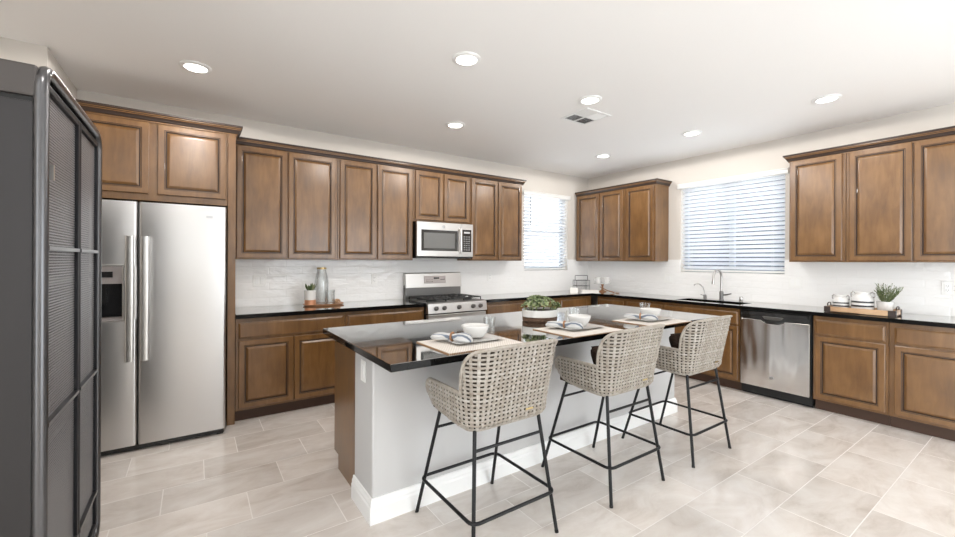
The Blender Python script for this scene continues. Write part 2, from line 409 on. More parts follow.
def blind(axis, a0, a1, z0, z1, label, wand):
    w = a1-a0; h = z1-z0
    loc, rot = ((a0, YB, z0), 0) if axis == 'b' else ((XR, a1, z0), -PI/2)
    t = thing('window_blind', label, 'window blind', loc, rot)
    v = MB(); v.prism([(-.022,0),(-.030,.010),(-.030,.045),(-.036,.052),(-.036,.062),(-.002,.062),(-.002,0)], lambda u, vv, d: (d, u, vv+h-.065), -.035, w+.035)
    v.build('valance', M['white_plastic'], t, bevel=.002)
    MB().box(.008, w-.008, .012, .06, h-.062, h-.012).build('head_rail', M['white_plastic'], t)
    s = MB(); n = 21; pitch = (h-.07-.03)/n; ta = .62; hw = .028
    for i in range(n):
        z = .035+pitch*(i+.5); c, q = math.cos(ta)*hw, math.sin(ta)*hw
        s.prism([(-c, -q-.0013), (0, .0020), (c, q-.0013), (c, q+.0013), (0, .0048), (-c, -q+.0013)], lambda u, vv, d, z=z: (d, .040-u, z+vv), .010, w-.010)
    s.build('slats', M['slat'], t)
    MB().box(.008, w-.008, .016, .060, .008, .030).build('bottom_rail', M['white_plastic'], t, bevel=.004)
    for x in (.13, w-.13) if w > 1 else (.10, w-.10):
        for y in (.014, .062): MB().rod((x, y, .03), (x, y, h-.05), .0012, 5).build('ladder_cord', M['linen'], t)
    if wand: MB().rod((wand, .003, h-.06), (wand, .002, h-.50), .004, 8).build('tilt_wand', M['steel_dark'], t, smooth=True)
    return t
blind('b', W1[0], W1[1], W1[2], W1[3], 'white horizontal slat blind in the small window left of the corner', .13)
blind('r', W2[0], W2[1], W2[2], W2[3], 'wide white horizontal slat blind in the window above the sink', 0)

# dark walls added outside so the gaps of the blinds show as dark lines
struct(MB().box(1.0, 8.0, YB+5.0, YB+5.2, 0, 3.6).build('wall_backdrop_back', M['backdrop'])); struct(MB().box(XR+5.0, XR+5.2, -1.5, YB+3.6, 0, 3.6).build('wall_backdrop_right', M['backdrop']))
# backsplash tile (setting)
b = MB(); t0 = -.012
b.box(.27, W1[0], t0, 0, .912, 1.40); b.box(W1[0], W1[1], t0, 0, .912, W1[2]); b.box(W1[1], XR-.012, t0, 0, .912, 1.40)
struct(b.build('trim_1', M['subway'], loc=(0, YB, 0)))
b = MB(); Y2 = lambda y: YB-y
b.box(0, YB-W2[1], t0, 0, .912, 1.40); b.box(YB-W2[1], YB-W2[0], t0, 0, .912, W2[2]); b.box(YB-W2[0], 5.2, t0, 0, .912, 1.40)
struct(b.build('trim_2', M['subway'], loc=(XR, YB, 0), rot=-PI/2))

# ================================================================ CABINETS
def panel_door(name, x0, x1, z0, z1, yf, parent, wide=.052):
    i = lambda d, y: (x0+d, x1-d, z0+d, z1-d, y)
    w = wide
    R = [i(0, yf+.020), i(0, yf+.004), i(.004, yf), i(w-.012, yf), i(w-.008, yf+.0025), i(w-.004, yf+.0025), i(w, yf+.010), i(w+.005, yf+.010), i(w+.019, yf+.0015), i(w+.023, yf+.0005)]
    return MB().loops(R, 0, [0,0,0,1,0,1,1,0,0]).build(name, [M['wood'], M['glaze']], parent)
def drawer_front(x0, x1, z0, z1, yf, parent, name='drawer'):
    i = lambda d, y: (x0+d, x1-d, z0+d, z1-d, y)
    return MB().loops([i(0, yf+.020), i(0, yf+.007), i(.005, yf+.005), i(.014, yf), i(.016, yf)], 0, [0,0,0,0]).build(name, [M['wood']], parent)
def place(wall, a): return ((a, YB, 0), 0) if wall == 'b' else ((XR, a, 0), -PI/2)
G_WALL, G_BASE = 'brown wall cabinets', 'brown base cabinets'
def wall_cab(wall, a, w, z0, z1, doors, label, depth=.31, name='wall_cabinet', stile=0):
    loc, rot = place(wall, a); t = thing(name, label, 'cabinet', loc, rot, G_WALL)
    MB().box(.001, w-.001, -depth, -.002, z0, z1).build('body', M['wood'], t, bevel=.0015)
    for x0, x1, zz0, zz1 in doors: panel_door('door', x0, x1, zz0, zz1, -depth-.021, t)
    return t
def base_cab(wall, a, w, drawers, doors, label, dep=.59, hollow=False):
    loc, rot = place(wall, a); t = thing('base_cabinet', label, 'cabinet', loc, rot, G_BASE)
    if hollow: MB().box(.001, w-.001, -dep, -dep+.018, .10, .876).box(.001, .019, -dep+.018, -.002, .10, .876).box(w-.019, w-.001, -dep+.018, -.002, .10, .876).box(.019, w-.019, -dep+.018, -.002, .10, .118).build('body', M['wood'], t)
    else: MB().box(.001, w-.001, -dep, -.002, .10, .876).build('body', M['wood'], t, bevel=.0015)
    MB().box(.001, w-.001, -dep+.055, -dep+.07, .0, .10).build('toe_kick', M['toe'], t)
    for x0, x1 in drawers: drawer_front(x0, x1, .708, .841, -dep-.021, t)
    for x0, x1 in doors: panel_door('door', x0, x1, .122, .690, -dep-.021, t)
    return t
ZU0, ZU1, ZD0, ZD1 = 1.375, 2.41, 1.388, 2.395
# back wall uppers
def two(x0, x1, x2, x3, a, z0=ZD0, z1=ZD1): return [(x0-a, x1-a, z0, z1), (x2-a, x3-a, z0, z1)]
wall_cab('b', .281, .913, ZU0, ZU1, two(.304,.718,.732,1.172,.281), 'tall two-door wall cabinet next to the refrigerator enclosure')
wall_cab('b', 1.195, .842, ZU0, ZU1, two(1.216,1.597,1.617,2.02,1.195), 'tall two-door wall cabinet directly left of the microwave')
wall_cab('b', 2.038, .772, 1.822, ZU1, two(2.06,2.415,2.434,2.79,2.038,1.84), 'short two-door wall cabinet above the microwave')
wall_cab('b', 2.811, .844, ZU0, ZU1, two(2.828,3.230,3.250,3.640,2.811), 'tall two-door wall cabinet between microwave and small window')
# refrigerator enclosure
t = thing('refrigerator_cabinet', 'deep two-door cabinet over the refrigerator with a full-height side panel', 'cabinet', (-.785, YB, 0), 0, G_WALL)
MB().box(.005, 1.005, -.60, -.002, 1.815, ZU1+.012).build('body', M['wood'], t, bevel=.0015)
MB().box(1.007, 1.063, -.605, -.002, 0, ZU1+.012).build('side_panel', M['wood'], t, bevel=.0015)
panel_door('door', .045, .495, 1.865, 2.40, -.621, t); panel_door('door', .548, .992, 1.865, 2.40, -.621, t)
# right wall uppers
wall_cab('r', 4.535, .905, ZU0, ZU1, [(.033,.449,ZD0,ZD1), (.482,.874,ZD0,ZD1)], 'two-door wall cabinet in the corner beside the small window')
wall_cab('r', 3.629, .47, ZU0, ZU1, [(.028,.445,ZD0,ZD1)], 'single-door wall cabinet with exposed side, left of the sink window')
wall_cab('r', 1.67, .447, ZU0, ZU1, [(.016,.421,ZD0,ZD1)], 'single-door wall cabinet immediately right of the sink window')
wall_cab('r', 1.222, .88, ZU0, ZU1, [(.026,.434,ZD0,ZD1), (.445,.855,ZD0,ZD1)], 'two-door wall cabinet at the right edge of the photo, above the potted herb')
# base cabinets
base_cab('b', .281, .911, [(.021,.885)], [(.022,.447), (.457,.885)], 'two-door base cabinet next to the refrigerator')
base_cab('b', 1.193, .845, [(.024,.826)], [(.024,.418), (.430,.826)], 'base cabinet left of the gas range, mostly behind the island')
base_cab('b', 2.838, .625, [(.022,.603)], [(.022,.603)], 'base cabinet immediately right of the gas range')
base_cab('b', 3.464, .625, [(.022,.603)], [(.022,.603)], 'base cabinet hidden behind the succulent planter')
base_cab('b', 4.09, .648, [(.022,.545)], [(.022,.545)], 'base cabinet in the far corner under the small window')
base_cab('r', 3.88, .46, [(.038,.436)], [(.038,.436)], 'narrow base cabinet nearest the corner on the sink wall')
base_cab('r', 3.419, .545, [(.030,.530)], [(.030,.530)], 'base cabinet between the corner unit and the sink unit')
base_cab('r', 2.873, .862, [(.018,.846)], [(.018,.426), (.440,.846)], 'wide base cabinet under the sink, left of the dishwasher', hollow=True)
base_cab('r', 1.385, .508, [(.020,.488)], [(.020,.488)], 'single-door base cabinet immediately right of the dishwasher')
base_cab('r', .876, .914, [(.034,.880)], [(.034,.450), (.464,.880)], 'base cabinet at the right edge of the photo, lower right')
# crown mouldings
CP = [(0,2.396),(.008,2.396),(.008,2.404),(.012,2.408),(.016,2.412),(.018,2.420),(.027,2.434),(.029,2.440),(.036,2.444),(.036,2.450),(.043,2.454),(.043,2.468),(0,2.468)]
CM = [0,0,1,1,1,1,0,1,0,1,1,0,0]
def crown(path, label, dz=0):
    o = MB().sweep(path, [(o_, z+dz) for o_, z in CP], 0, CM).build('crown_molding', [M['wood'], M['glaze']])
    return tag(o, label, 'trim', 'cabinet crown moldings')
crown([(.285, YB-.312), (3.657, YB-.312), (3.657, YB-.003)], 'long brown crown molding over the range wall cabinets')
crown([(-.782, YB-.602), (.281, YB-.602), (.281, YB-.372)], 'brown crown molding over the refrigerator cabinet', .012)
crown([(XR-.312, 4.53), (XR-.312, 3.156), (XR-.003, 3.156)], 'brown crown molding over the corner cabinets left of the sink window')
crown([(XR-.003, 1.672), (XR-.312, 1.672), (XR-.312, .34)], 'brown crown molding over the cabinets right of the sink window')

# ================================================================ COUNTERTOPS
ZT0, ZT = .878, .914
o = MB().box(.280, 2.040, 3.935, YB-.013, ZT0, ZT).build('countertop', M['granite'], bevel=.003)
tag(stone(o), 'polished black granite countertop between the refrigerator and the range', 'countertop')
SK = (4.80, 5.13, 2.04, 2.76)
b = MB(); xf = 4.715; xb = XR-.013
pts = [(2.832,YB-.013),(2.832,3.935),(xf,3.935),(xf,-.05),(xb,-.05),(xb,YB-.013)]
bm = bmesh.new()
def ring(poly, z): return [bm.verts.new((x, y, z)) for x, y in poly]
hole = [(SK[0],SK[2]),(SK[1],SK[2]),(SK[1],SK[3]),(SK[0],SK[3])]
def slabface(z):
    V = {}
    def v(p):
        if p not in V: V[p] = bm.verts.new((p[0], p[1], z))
        return V[p]
    quads = [[(2.832,YB-.013),(2.832,3.935),(xf,3.935),(xf,YB-.013)], [(xf,YB-.013),(xf,3.935),(xf,SK[3]),(SK[0],SK[3]),(SK[1],SK[3]),(xb,SK[3]),(xb,YB-.013)],
             [(xf,SK[3]),(xf,SK[2]),(SK[0],SK[2]),(SK[0],SK[3])], [(SK[1],SK[3]),(SK[1],SK[2]),(xb,SK[2]),(xb,SK[3])],
             [(xf,SK[2]),(xf,-.05),(xb,-.05),(xb,SK[2]),(SK[1],SK[2]),(SK[0],SK[2])]]
    return [bm.faces.new([v(p) for p in q]) for q in quads]
fs = slabface(ZT0)
ex = bmesh.ops.extrude_face_region(bm, geom=fs)
bmesh.ops.translate(bm, vec=(0,0,ZT-ZT0), verts=[e for e in ex['geom'] if isinstance(e, bmesh.types.BMVert)])
bmesh.ops.recalc_face_normals(bm, faces=bm.faces)
me = bpy.data.meshes.new('countertop'); bm.to_mesh(me); bm.free(); me.materials.append(M['granite'])
o = bpy.data.objects.new('countertop', me); COL.objects.link(o)
md = o.modifiers.new('bevel', 'BEVEL'); md.width = .003; md.segments = 2; md.limit_method = 'ANGLE'
tag(stone(o), 'L-shaped polished black granite countertop running past the range and the sink', 'countertop')

# ================================================================ ISLAND
IX0, IX1, IY0, IYK, IY1 = .765, 3.62, 2.072, 2.365, 2.82
t = thing('kitchen_island', 'long kitchen island with pale painted knee wall and brown wooden end', 'kitchen island', (2.19, 2.4, 0))
L = lambda x: x-2.19
def isl(b, name, m, **k): 
    b.v = [(x-2.19, y-2.4, z) for x, y, z in b.v]; return b.build(name, m, t, **k)
isl(MB().box(IX0, IX1, IY0, IYK, 0, ZT0-.001), 'knee_wall', M['island_paint'], bevel=.012, seg=3)
isl(MB().box(.80, IX1-.03, IYK+.001, IY1, .10, ZT0-.001).box(.80, IX1-.03, IYK+.001, IY1-.06, 0, .10), 'cabinet_body', M['wood'])
isl(MB().prism([(IYK+.001,0),(2.745,0),(2.745,.092),(IY1+.018,.092),(IY1+.018,ZT0-.001),(IYK+.001,ZT0-.001)], lambda u, v, d: (d, u, v), .782, .799), 'end_panel', M['wood'], bevel=.001)
isl(MB().prism([(IYK+.001,0),(2.745,0),(2.745,.092),(IY1+.018,.092),(IY1+.018,ZT0-.001),(IYK+.001,ZT0-.001)], lambda u, v, d: (d, u, v), IX1-.029, IX1-.012), 'end_panel', M['wood'], bevel=.001)
BP = [(0,0),(.017,0),(.017,.082),(.013,.092),(.013,.104),(.008,.116),(.006,.128),(0,.13)]
isl(MB().sweep([(IX0, IYK), (IX0, IY0), (IX1, IY0), (IX1, IYK)], BP, 0, None, -1 if False else 1), 'baseboard', M['trimw'])
for k in range(4):
    x0 = .83+k*.69
    b = MB(); i = lambda d, y: (x0+.66-d, x0+d, .12+d, .86-d, y)
    b.loops([i(0, IY1+.001), i(0, IY1+.016), i(.004, IY1+.02), i(.052, IY1+.02), i(.056, IY1+.01), i(.084, IY1+.018)], 0, [0,0,0,1,0])
    isl(b, 'door', [M['wood'], M['glaze']])
o = MB().box(.708, 3.665, 1.698, 2.86, ZT0, ZT).build('island_countertop', M['granite'], bevel=.004)
tag(stone(o), 'polished black granite slab on top of the kitchen island', 'countertop')

# ================================================================ REFRIGERATOR
FY = 3.785
t = thing('refrigerator', 'stainless steel side-by-side refrigerator with ice dispenser', 'refrigerator', (-.25, 4.2, 0))
def P(b, name, m, par=None, **k):
    par = par or t; r = par if par.parent is None else par.parent
    b.v = [(x-r.location.x, y-r.location.y, z-r.location.z) for x, y, z in b.v]; return b.build(name, m, par, **k)
FX0, FX1 = -.705, .203
P(MB().box(FX0+.005, FX1-.004, FY+.075, YB-.02, .047, 1.775), 'body', M['steel_dark'])
P(MB().box(FX0+.01, FX1-.01, FY+.020, FY+.09, .012, .046), 'base_grille', M['black_plastic'])
def fdoor(x0, x1, hole=None):
    b = MB(); z0, z1 = .048, 1.782; r = .018
    if not hole:
        b.prism(rrect(x0, x1, FY, FY+.068, r), lambda u, v, d: (u, v, d), z0, z1)
    else:
        hx0, hx1, hz0, hz1 = hole
        b.prism(rrect(x0, x1, FY, FY+.068, r), lambda u, v, d: (u, v, d), z0, hz0)
        b.prism(rrect(x0, x1, FY, FY+.068, r), lambda u, v, d: (u, v, d), hz1, z1)
        b.prism(rrect(x0, hx0, FY, FY+.068, .008), lambda u, v, d: (u, v, d), hz0, hz1)
        b.prism(rrect(hx1, x1, FY, FY+.068, .008), lambda u, v, d: (u, v, d), hz0, hz1)
    return P(b, 'door', M['steel'], smooth='auto')
dl = fdoor(FX0, -.3385, (-.655, -.418, .945, 1.325)); dr = fdoor(-.3305, FX1)
def fhandle(par, x):
    b = MB(); b.prism(rrect(x-.024, x+.024, FY-.062, FY-.036, .011), lambda u, v, d: (u, v, d), .655, 1.535)
    b.box(x-.012, x+.012, FY-.04, FY+.002, .675, .715); b.box(x-.012, x+.012, FY-.04, FY+.002, 1.475, 1.515)
    P(b, 'handle', M['handle'], par, smooth='auto')
fhandle(dl, -.376); fhandle(dr, -.293)
b = MB(); b.box(-.655, -.418, FY+.055, FY+.066, .945, 1.325, 0); b.box(-.652, -.421, FY+.001, FY+.05, 1.20, 1.322, 1)
b.box(-.652, -.421, FY+.002, FY+.055, .946, .965, 1)
P(b, 'dispenser', [M['black_plastic'], M['grout_display']], dl)
P(MB().box(-.60, -.47, FY-.0015, FY+.002, 1.245, 1.285).box(-.575,-.505,FY+.01,FY+.04,1.06,1.20), 'dispenser_control', M['black_glass'], dl)
b = MB(); f = .012
b.box(-.667, -.406, FY-.004, FY+.01, .933, .947); b.box(-.667, -.406, FY-.004, FY+.01, 1.323, 1.337); b.box(-.667, -.653, FY-.004, FY+.01, .947, 1.323); b.box(-.420, -.406, FY-.004, FY+.01, .947, 1.323)
P(b, 'dispenser_frame', M['handle'], dl, bevel=.003)
P(MB().box(.070, .112, FY-.002, FY+.001, 1.690, 1.708), 'nameplate', M['emblem'], dr)
for x in (FX0+.015, FX1-.06): P(MB().box(x, x+.045, FY+.03, FY+.09, 0, .02), 'foot', M['black_plastic'])

# ================================================================ GAS RANGE
t = thing('gas_range', 'stainless steel gas range with black grates and five knobs', 'range', (2.44, 4.25, 0))
RX0, RX1, RF = 2.050, 2.822, 3.945
P(MB().box(RX0, RX1, RF+.02, YB-.03, .02, .895), 'body', M['black_metal'])
P(MB().box(RX0, RX1, RF+.0, YB-.09, .896, .917), 'cooktop', M['steel_dark'], bevel=.004)
b = MB(); b.prism([(RF-.045,.80),(RF-.028,.905),(RF+.0,.912),(RF+.02,.912),(RF+.02,.80)], lambda u, v, d: (d, u, v), RX0, RX1)
cp = P(b, 'control_panel', M['steel'], bevel=.003)
for fx in (.125, .255, .50, .745, .875):
    x = RX0+fx*(RX1-RX0)
    d = Vector((0,-1,.16)).normalized(); c = Vector((x, RF-.037, .853))
    b = MB(); b.tube([c, c+d*.006, c+d*.008, c+d*.032, c+d*.036], [.025,.025,.021,.019,.015], 16); b.box(x-.005, x+.005, RF-.082, RF-.06, .845, .878)
    P(b, 'knob', M['steel_dark'], cp, smooth='auto')
od = P(MB().box(RX0+.005, RX1-.005, RF-.028, RF+.018, .185, .785), 'oven_door', M['steel'], bevel=.006)
P(MB().box(RX0+.13, RX1-.13, RF-.031, RF-.027, .34, .62), 'oven_window', M['black_glass'], od)
b = MB(); b.rod((RX0+.04, RF-.075, .735), (RX1-.04, RF-.075, .735), .014, 14); b.rod((RX0+.09, RF-.075, .735), (RX0+.09, RF-.02, .735), .010); b.rod((RX1-.09, RF-.075, .735), (RX1-.09, RF-.02, .735), .010)
P(b, 'oven_handle', M['handle'], od, smooth='auto')
P(MB().box(RX0+.005, RX1-.005, RF-.022, RF+.018, .03, .178), 'storage_drawer', M['steel'], bevel=.005)
b = MB(); b.box(RX0, RX1, YB-.085, YB-.02, .90, 1.075, 1); b.prism([(YB-.105,1.045),(YB-.085,1.215),(YB-.07,1.225),(YB-.02,1.225),(YB-.02,1.045)], lambda u, v, d: (d, u, v), RX0, RX1, 0)
bgd = P(b, 'backguard', [M['steel'], M['steel_dark']], bevel=.003)
dsp = P(MB().box(-.15, .15, -.006, .004, -.045, .045), 'display', M['grout_display'], bgd, bevel=.004)
dsp.rotation_euler = (-.117, 0, 0); dsp.location = Vector((2.44, 4.4734, 1.14)) - Vector(t.location); dsp.data.transform(Matrix.Translation(Vector(t.location)))
b = MB(); b.box(-.02, .055, -.009, -.004, .006, .026); 
for r_ in range(2):
    for q in range(6): b.box(-.125+q*.016 if q < 6 else 0, -.117+q*.016, -.0085, -.004, -.028+r_*.02, -.022+r_*.02)
for q in range(4): b.box(.075+q*.016, .083+q*.016, -.0085, -.004, -.005, .004)
ck = b.build('clock_and_buttons', M['black_glass'], bgd); ck.location = dsp.location; ck.rotation_euler = dsp.rotation_euler
# burners + grates
for gx0, gx1 in ((RX0+.03, RX0+.265), (RX0+.27, RX1-.27), (RX1-.265, RX1-.03)):
    b = MB(); y0, y1 = RF+.05, YB-.13; z = .948; r = .0065
    for x in (gx0, gx1): b.rod((x, y0, z), (x, y1, z), r, 6)
    for y in (y0, (y0+y1)/2, y1): b.rod((gx0, y, z), (gx1, y, z), r, 6)
    xm = (gx0+gx1)/2
    for yc in ((y0*3+y1)/4, (y0+y1*3)/4):
        for k in range(4):
            a = k*PI/2+PI/4*0; dx, dy = math.cos(a), math.sin(a)
            b.rod((xm+dx*.03, yc+dy*.03, z+.003), (xm+dx*(gx1-gx0)/2, yc+dy*(y1-y0)/4, z), r, 6)
    for x in (gx0, gx1):
        for y in (y0, y1): b.rod((x, y, .917), (x, y, z), .006, 6)
    P(b, 'grate', M['cast_iron'])
for bx in (RX0+.147, RX1-.147):
    for by in (RF+.16, RF+.42):
        b = MB(); b.lathe([(.055,0),(.055,.008),(.045,.012),(.045,.020),(.02,.024)], (bx, by, .917), 20); P(b, 'burner', M['cast_iron'], smooth='auto')
b = MB(); b.lathe([(.06,0),(.06,.008),(.05,.012),(.05,.020),(.02,.024)], ((RX0+RX1)/2, RF+.29, .917), 20, 0, .8, 1.6); P(b, 'burner', M['cast_iron'], smooth='auto')

# ================================================================ MICROWAVE
t = thing('microwave', 'stainless steel over-range microwave with black keypad', 'microwave', (2.42, 4.37, 1.4))
MX0, MX1, MY = 2.046, 2.804, 4.175
P(MB().box(MX0, MX1, MY+.035, YB-.015, 1.412, 1.815), 'body', M['black_metal'])
P(MB().box(MX0+.002, MX1-.002, MY+.012, YB-.03, 1.400, 1.412), 'underside_vent', M['black_plastic'])
md_ = P(MB().box(MX0, MX1-.17, MY, MY+.034, 1.420, 1.815), 'door', M['steel'], bevel=.004)
P(MB().box(MX0+.055, MX1-.222, MY-.002, MY+.004, 1.485, 1.725), 'window_frame', M['black_glass'], md_)
P(MB().box(MX0+.085, MX1-.262, MY-.0035, MY+.004, 1.515, 1.692), 'window', M['grey_glass'], md_)
b = MB(); xh = MX1-.195; b.tube([(xh, MY+.002, 1.47), (xh, MY-.035, 1.475), (xh, MY-.038, 1.50), (xh, MY-.038, 1.72), (xh, MY-.035, 1.745), (xh, MY+.002, 1.75)], .0125, 10)
P(b, 'handle', M['handle'], md_, smooth='auto')
b = MB(); b.lathe([(.019,0),(.019,.0025),(.016,.004)], (0,0,0), 24); b.v = [((MX0+MX1-.17)/2+x+.05, MY-z, 1.768+y) for x, y, z in b.v]
P(b, 'emblem', M['emblem'], md_, smooth='auto')
kp = P(MB().box(MX1-.168, MX1, MY+.001, MY+.034, 1.420, 1.815), 'control_frame', M['steel'], bevel=.004)
P(MB().box(MX1-.155, MX1-.03, MY-.002, MY+.004, 1.478, 1.745), 'keypad', M['black_glass'], kp)
b = MB(); b.box(MX1-.135, MX1-.05, MY-.0035, MY, 1.70, 1.722)
for r_ in range(7):
    for q in range(3): b.box(MX1-.138+q*.034, MX1-.120+q*.034, MY-.003, MY, 1.500+r_*.026, 1.508+r_*.026)
P(b, 'keypad_button', M['print_grey'], kp)

# ================================================================ DISHWASHER (right wall)
loc, rot = place('r', 2.008)
t = thing('dishwasher', 'stainless steel dishwasher with black control strip under the counter', 'dishwasher', loc, rot)
dw = .615; yf = -.615
MB().box(.006, dw-.006, -.57, -.02, .02, .870).build('body', M['dark_gap'], t)
MB().box(.004, dw-.004, -.540, -.525, .0, .10).build('kick_plate', M['black_plastic'], t)
b = MB(); x0, x1 = .014, dw-.012
# stainless door with a dipped notch at the top middle for the pocket handle
prof = [(x0,.105),(x1,.105),(x1,.785),(.405,.785),(.39,.768),(.36,.752),(.25,.752),(.22,.768),(.205,.785),(x0,.785)]
b.prism(prof, lambda u, v, d: (u, d, v), yf, -.575); d_ = b.build('door', M['steel_dw'], t, bevel=.003)
b = MB(); prof = [(.205,.787),(.22,.770),(.25,.754),(.36,.754),(.39,.770),(.405,.787),(x1,.787),(x1,.868),(x0,.868),(x0,.787)]
b.prism(prof, lambda u, v, d: (u, d, v), yf+.010, -.575); b.prism([(x0,.83),(x1,.83),(x1,.868),(x0,.868)], lambda u, v, d: (u, d, v), yf-.002, yf+.012)
b.build('control_strip', M['black_glass'], t, bevel=.002)
b = MB(); b.prism([(.215,.826),(.235,.800),(.26,.795),(.35,.795),(.375,.800),(.395,.826)], lambda u, v, d: (u, d, v), yf-.012, yf+.008); b.build('pocket_handle', M['steel_dark'], t, bevel=.004)
MB().box(.278, .312, yf-.0015, yf+.001, .205, .228).build('nameplate', M['emblem'], d_)

# ================================================================ SINK + FAUCETS
t = thing('sink', 'undermount steel sink basin set in the granite below the wide window', 'sink', ((SK[0]+SK[1])/2, (SK[2]+SK[3])/2, ZT0))
b = MB(); a0, a1, c0, c1 = SK[0]+.0, SK[1]-.0, SK[2]+.0, SK[3]-.0
w_ = .012; zz0, zz1 = .70, ZT0-.001
b.box(a0-w_, a1+w_, c0-w_, c1+w_, zz0-w_, zz0); b.box(a0-w_, a0, c0, c1, zz0, zz1); b.box(a1, a1+w_, c0, c1, zz0, zz1); b.box(a0-w_, a1+w_, c0-w_, c0, zz0, zz1); b.box(a0-w_, a1+w_, c1, c1+w_, zz0, zz1)
P(b, 'basin', M['steel_dark'])
P(MB().cyl(((a0+a1)/2, (c0+c1)/2, zz0), .045, 0, .006), 'drain', M['chrome'])

t = thing('faucet', 'tall brushed gooseneck kitchen faucet with side lever behind the sink', 'faucet', (5.195, 2.40, ZT))
MB().lathe([(.028,0),(.028,.006),(.022,.012),(.022,.095),(.018,.105),(.014,.11)], n=20).build('base', M['steel_dark'], t, smooth='auto')
pa = [(0,0,.10),(0,0,.27)] + [(-.095+.095*math.cos(a), 0, .27+.095*math.sin(a)) for a in [PI*k/12 for k in range(1, 12)]] + [(-.19,0,.265),(-.197,0,.235)]
MB().tube(pa, .0125, 12).build('spout', M['chrome'], t, smooth='auto')
MB().tube([(-.197,0,.238),(-.203,0,.195)], [.0155,.017], 12).build('spray_head', M['chrome'], t, smooth='auto')
MB().tube([(0,-.02,.065),(0,-.05,.068),(-.012,-.115,.085)], [.012,.010,.006], 10).build('lever', M['steel_dark'], t, smooth='auto')
t = thing('water_dispenser', 'small curved filtered-water tap to the left of the faucet', 'faucet', (5.27, 2.63, ZT))
MB().lathe([(.018,0),(.018,.04),(.010,.05)], n=16).build('base', M['steel_dark'], t, smooth='auto')
MB().tube([(0,0,.045),(0,.008,.09),(-.01,.02,.14),(-.03,.045,.175),(-.055,.07,.185),(-.075,.09,.172),(-.08,.095,.155)], .005, 8).build('spout', M['chrome'], t, smooth='auto')
MB().rod((0,.005,.035),(0,.055,.045), .004, 8).build('lever', M['steel_dark'], t)
o = MB().lathe([(.018,0),(.020,.004),(.020,.05),(.016,.058),(.006,.06)], n=18).build('air_gap', M['chrome'], smooth='auto', loc=(5.185, 2.18, ZT))
tag(o, 'short cylindrical nickel air gap cap to the right of the faucet', 'sink fitting')

# ================================================================ OUTLETS AND SWITCHES
def outlet(wall, a, z, gangs, label, kind):
    loc, rot = ((a, YB-.012, z), 0) if wall == 'b' else (((XR-.012, a, z), -PI/2) if wall == 'r' else ((IX0-.0, a, z), PI*1.5))
    t = thing('light_switch' if kind == 's' else 'power_outlet', label, 'light switch' if kind == 's' else 'power outlet', loc, rot, 'white cover plates on the walls')
    w = .07+.046*(gangs-1)
    MB().box(-w/2, w/2, -.006, 0, -.058, .058).build('cover_plate', M['white_plastic'], t, bevel=.003)
    for g in range(gangs):
        x = (g-(gangs-1)/2)*.046
        if kind == 's': MB().box(x-.017, x+.017, -.010, -.006, -.034, .034).build('rocker', M['trimw'], t, bevel=.002)
        else:
            b = MB().box(x-.017, x+.017, -.009, -.006, -.034, .034); b2 = MB()
            for zc in (-.018, .018):
                b2.box(x-.008, x-.006, -.0095, -.0088, zc-.004, zc+.006); b2.box(x+.006, x+.008, -.0095, -.0088, zc-.004, zc+.006); b2.box(x-.002, x+.002, -.0095, -.0088, zc-.010, zc-.007)
            s = b.build('socket', M['trimw'], t, bevel=.002); b2.build('slot', M['dark_gap'], s)
    return t
outlet('b', .525, 1.168, 2, 'double white switch plate on the tile right of the refrigerator', 's')
outlet('b', 1.695, 1.158, 1, 'white outlet plate on the tile left of the range', 'o')
outlet('b', 3.335, 1.155, 1, 'white outlet plate on the tile between range and small window', 'o')
outlet('r', 3.155, 1.145, 2, 'double white plate on the tile left of the gooseneck faucet', 's')
outlet('r', 1.712, 1.155, 2, 'double white plate on the tile right of the sink window', 's')
outlet('r', .60, 1.155, 2, 'white plate on the tile at the right edge, beyond the potted herb', 'o')
t = thing('power_outlet', 'white outlet plate on the end of the kitchen island', 'power outlet', (IX0, 2.21, .765), -PI/2, 'white cover plates on the walls')
MB().box(-.035, .035, -.006, -.0002, -.058, .058).build('cover_plate', M['white_plastic'], t, bevel=.003)
s = MB().box(-.017, .017, -.009, -.006, -.034, .034).build('socket', M['trimw'], t, bevel=.002)

# ================================================================ CEILING LAMPS + VENT
LP = [(0.0, 3.54, 'recessed ceiling light nearest the refrigerator'), (2.15, 3.53, 'recessed ceiling light in front of the microwave cabinet'), (1.51, 2.34, 'recessed ceiling light nearest the camera, over the island near end'),
      (2.75, 2.33, 'recessed ceiling light beside the air vent'), (4.34, 1.18, 'recessed ceiling light over the right-hand counter'), (4.34, 2.31, 'recessed ceiling light in front of the sink window'), (4.34, 3.46, 'recessed ceiling light deepest in the corner'),
      (0.0, 2.32, 'recessed ceiling light just above the frame near the metal cabinet'), (0.0, 1.15, 'unseen recessed ceiling light added to brighten the left side')]  # last lamp is out of view, added for light on the left
for i, (x, y, lab) in enumerate(LP):
    t = thing('ceiling_light', lab, 'ceiling light', (x, y, ZC), 0, 'recessed ceiling lights')
    MB().lathe([(.098,-.0005),(.098,-.006),(.090,-.012),(.072,-.014),(.068,-.010),(.068,-.0005)], n=36).build('trim_ring', M['trimw'], t, smooth='auto')
    MB().lathe([(.0,-.011),(.066,-.009),(.066,-.001)], n=36).build('lens', M['lamp'], t, smooth='auto')
    ld = bpy.data.lights.new('ceiling_lamp', 'SPOT'); ld.energy = CAN_W; ld.color = CAN_COL; ld.spot_size = 3.12; ld.spot_blend = .06; ld.shadow_soft_size = .05
    lo = bpy.data.objects.new('ceiling_lamp', ld); COL.objects.link(lo); lo.parent = t; lo.location = (0,0,-.03)
t = thing('air_vent', 'square white louvred air vent in the ceiling', 'air vent', (3.035, 2.625, ZC))
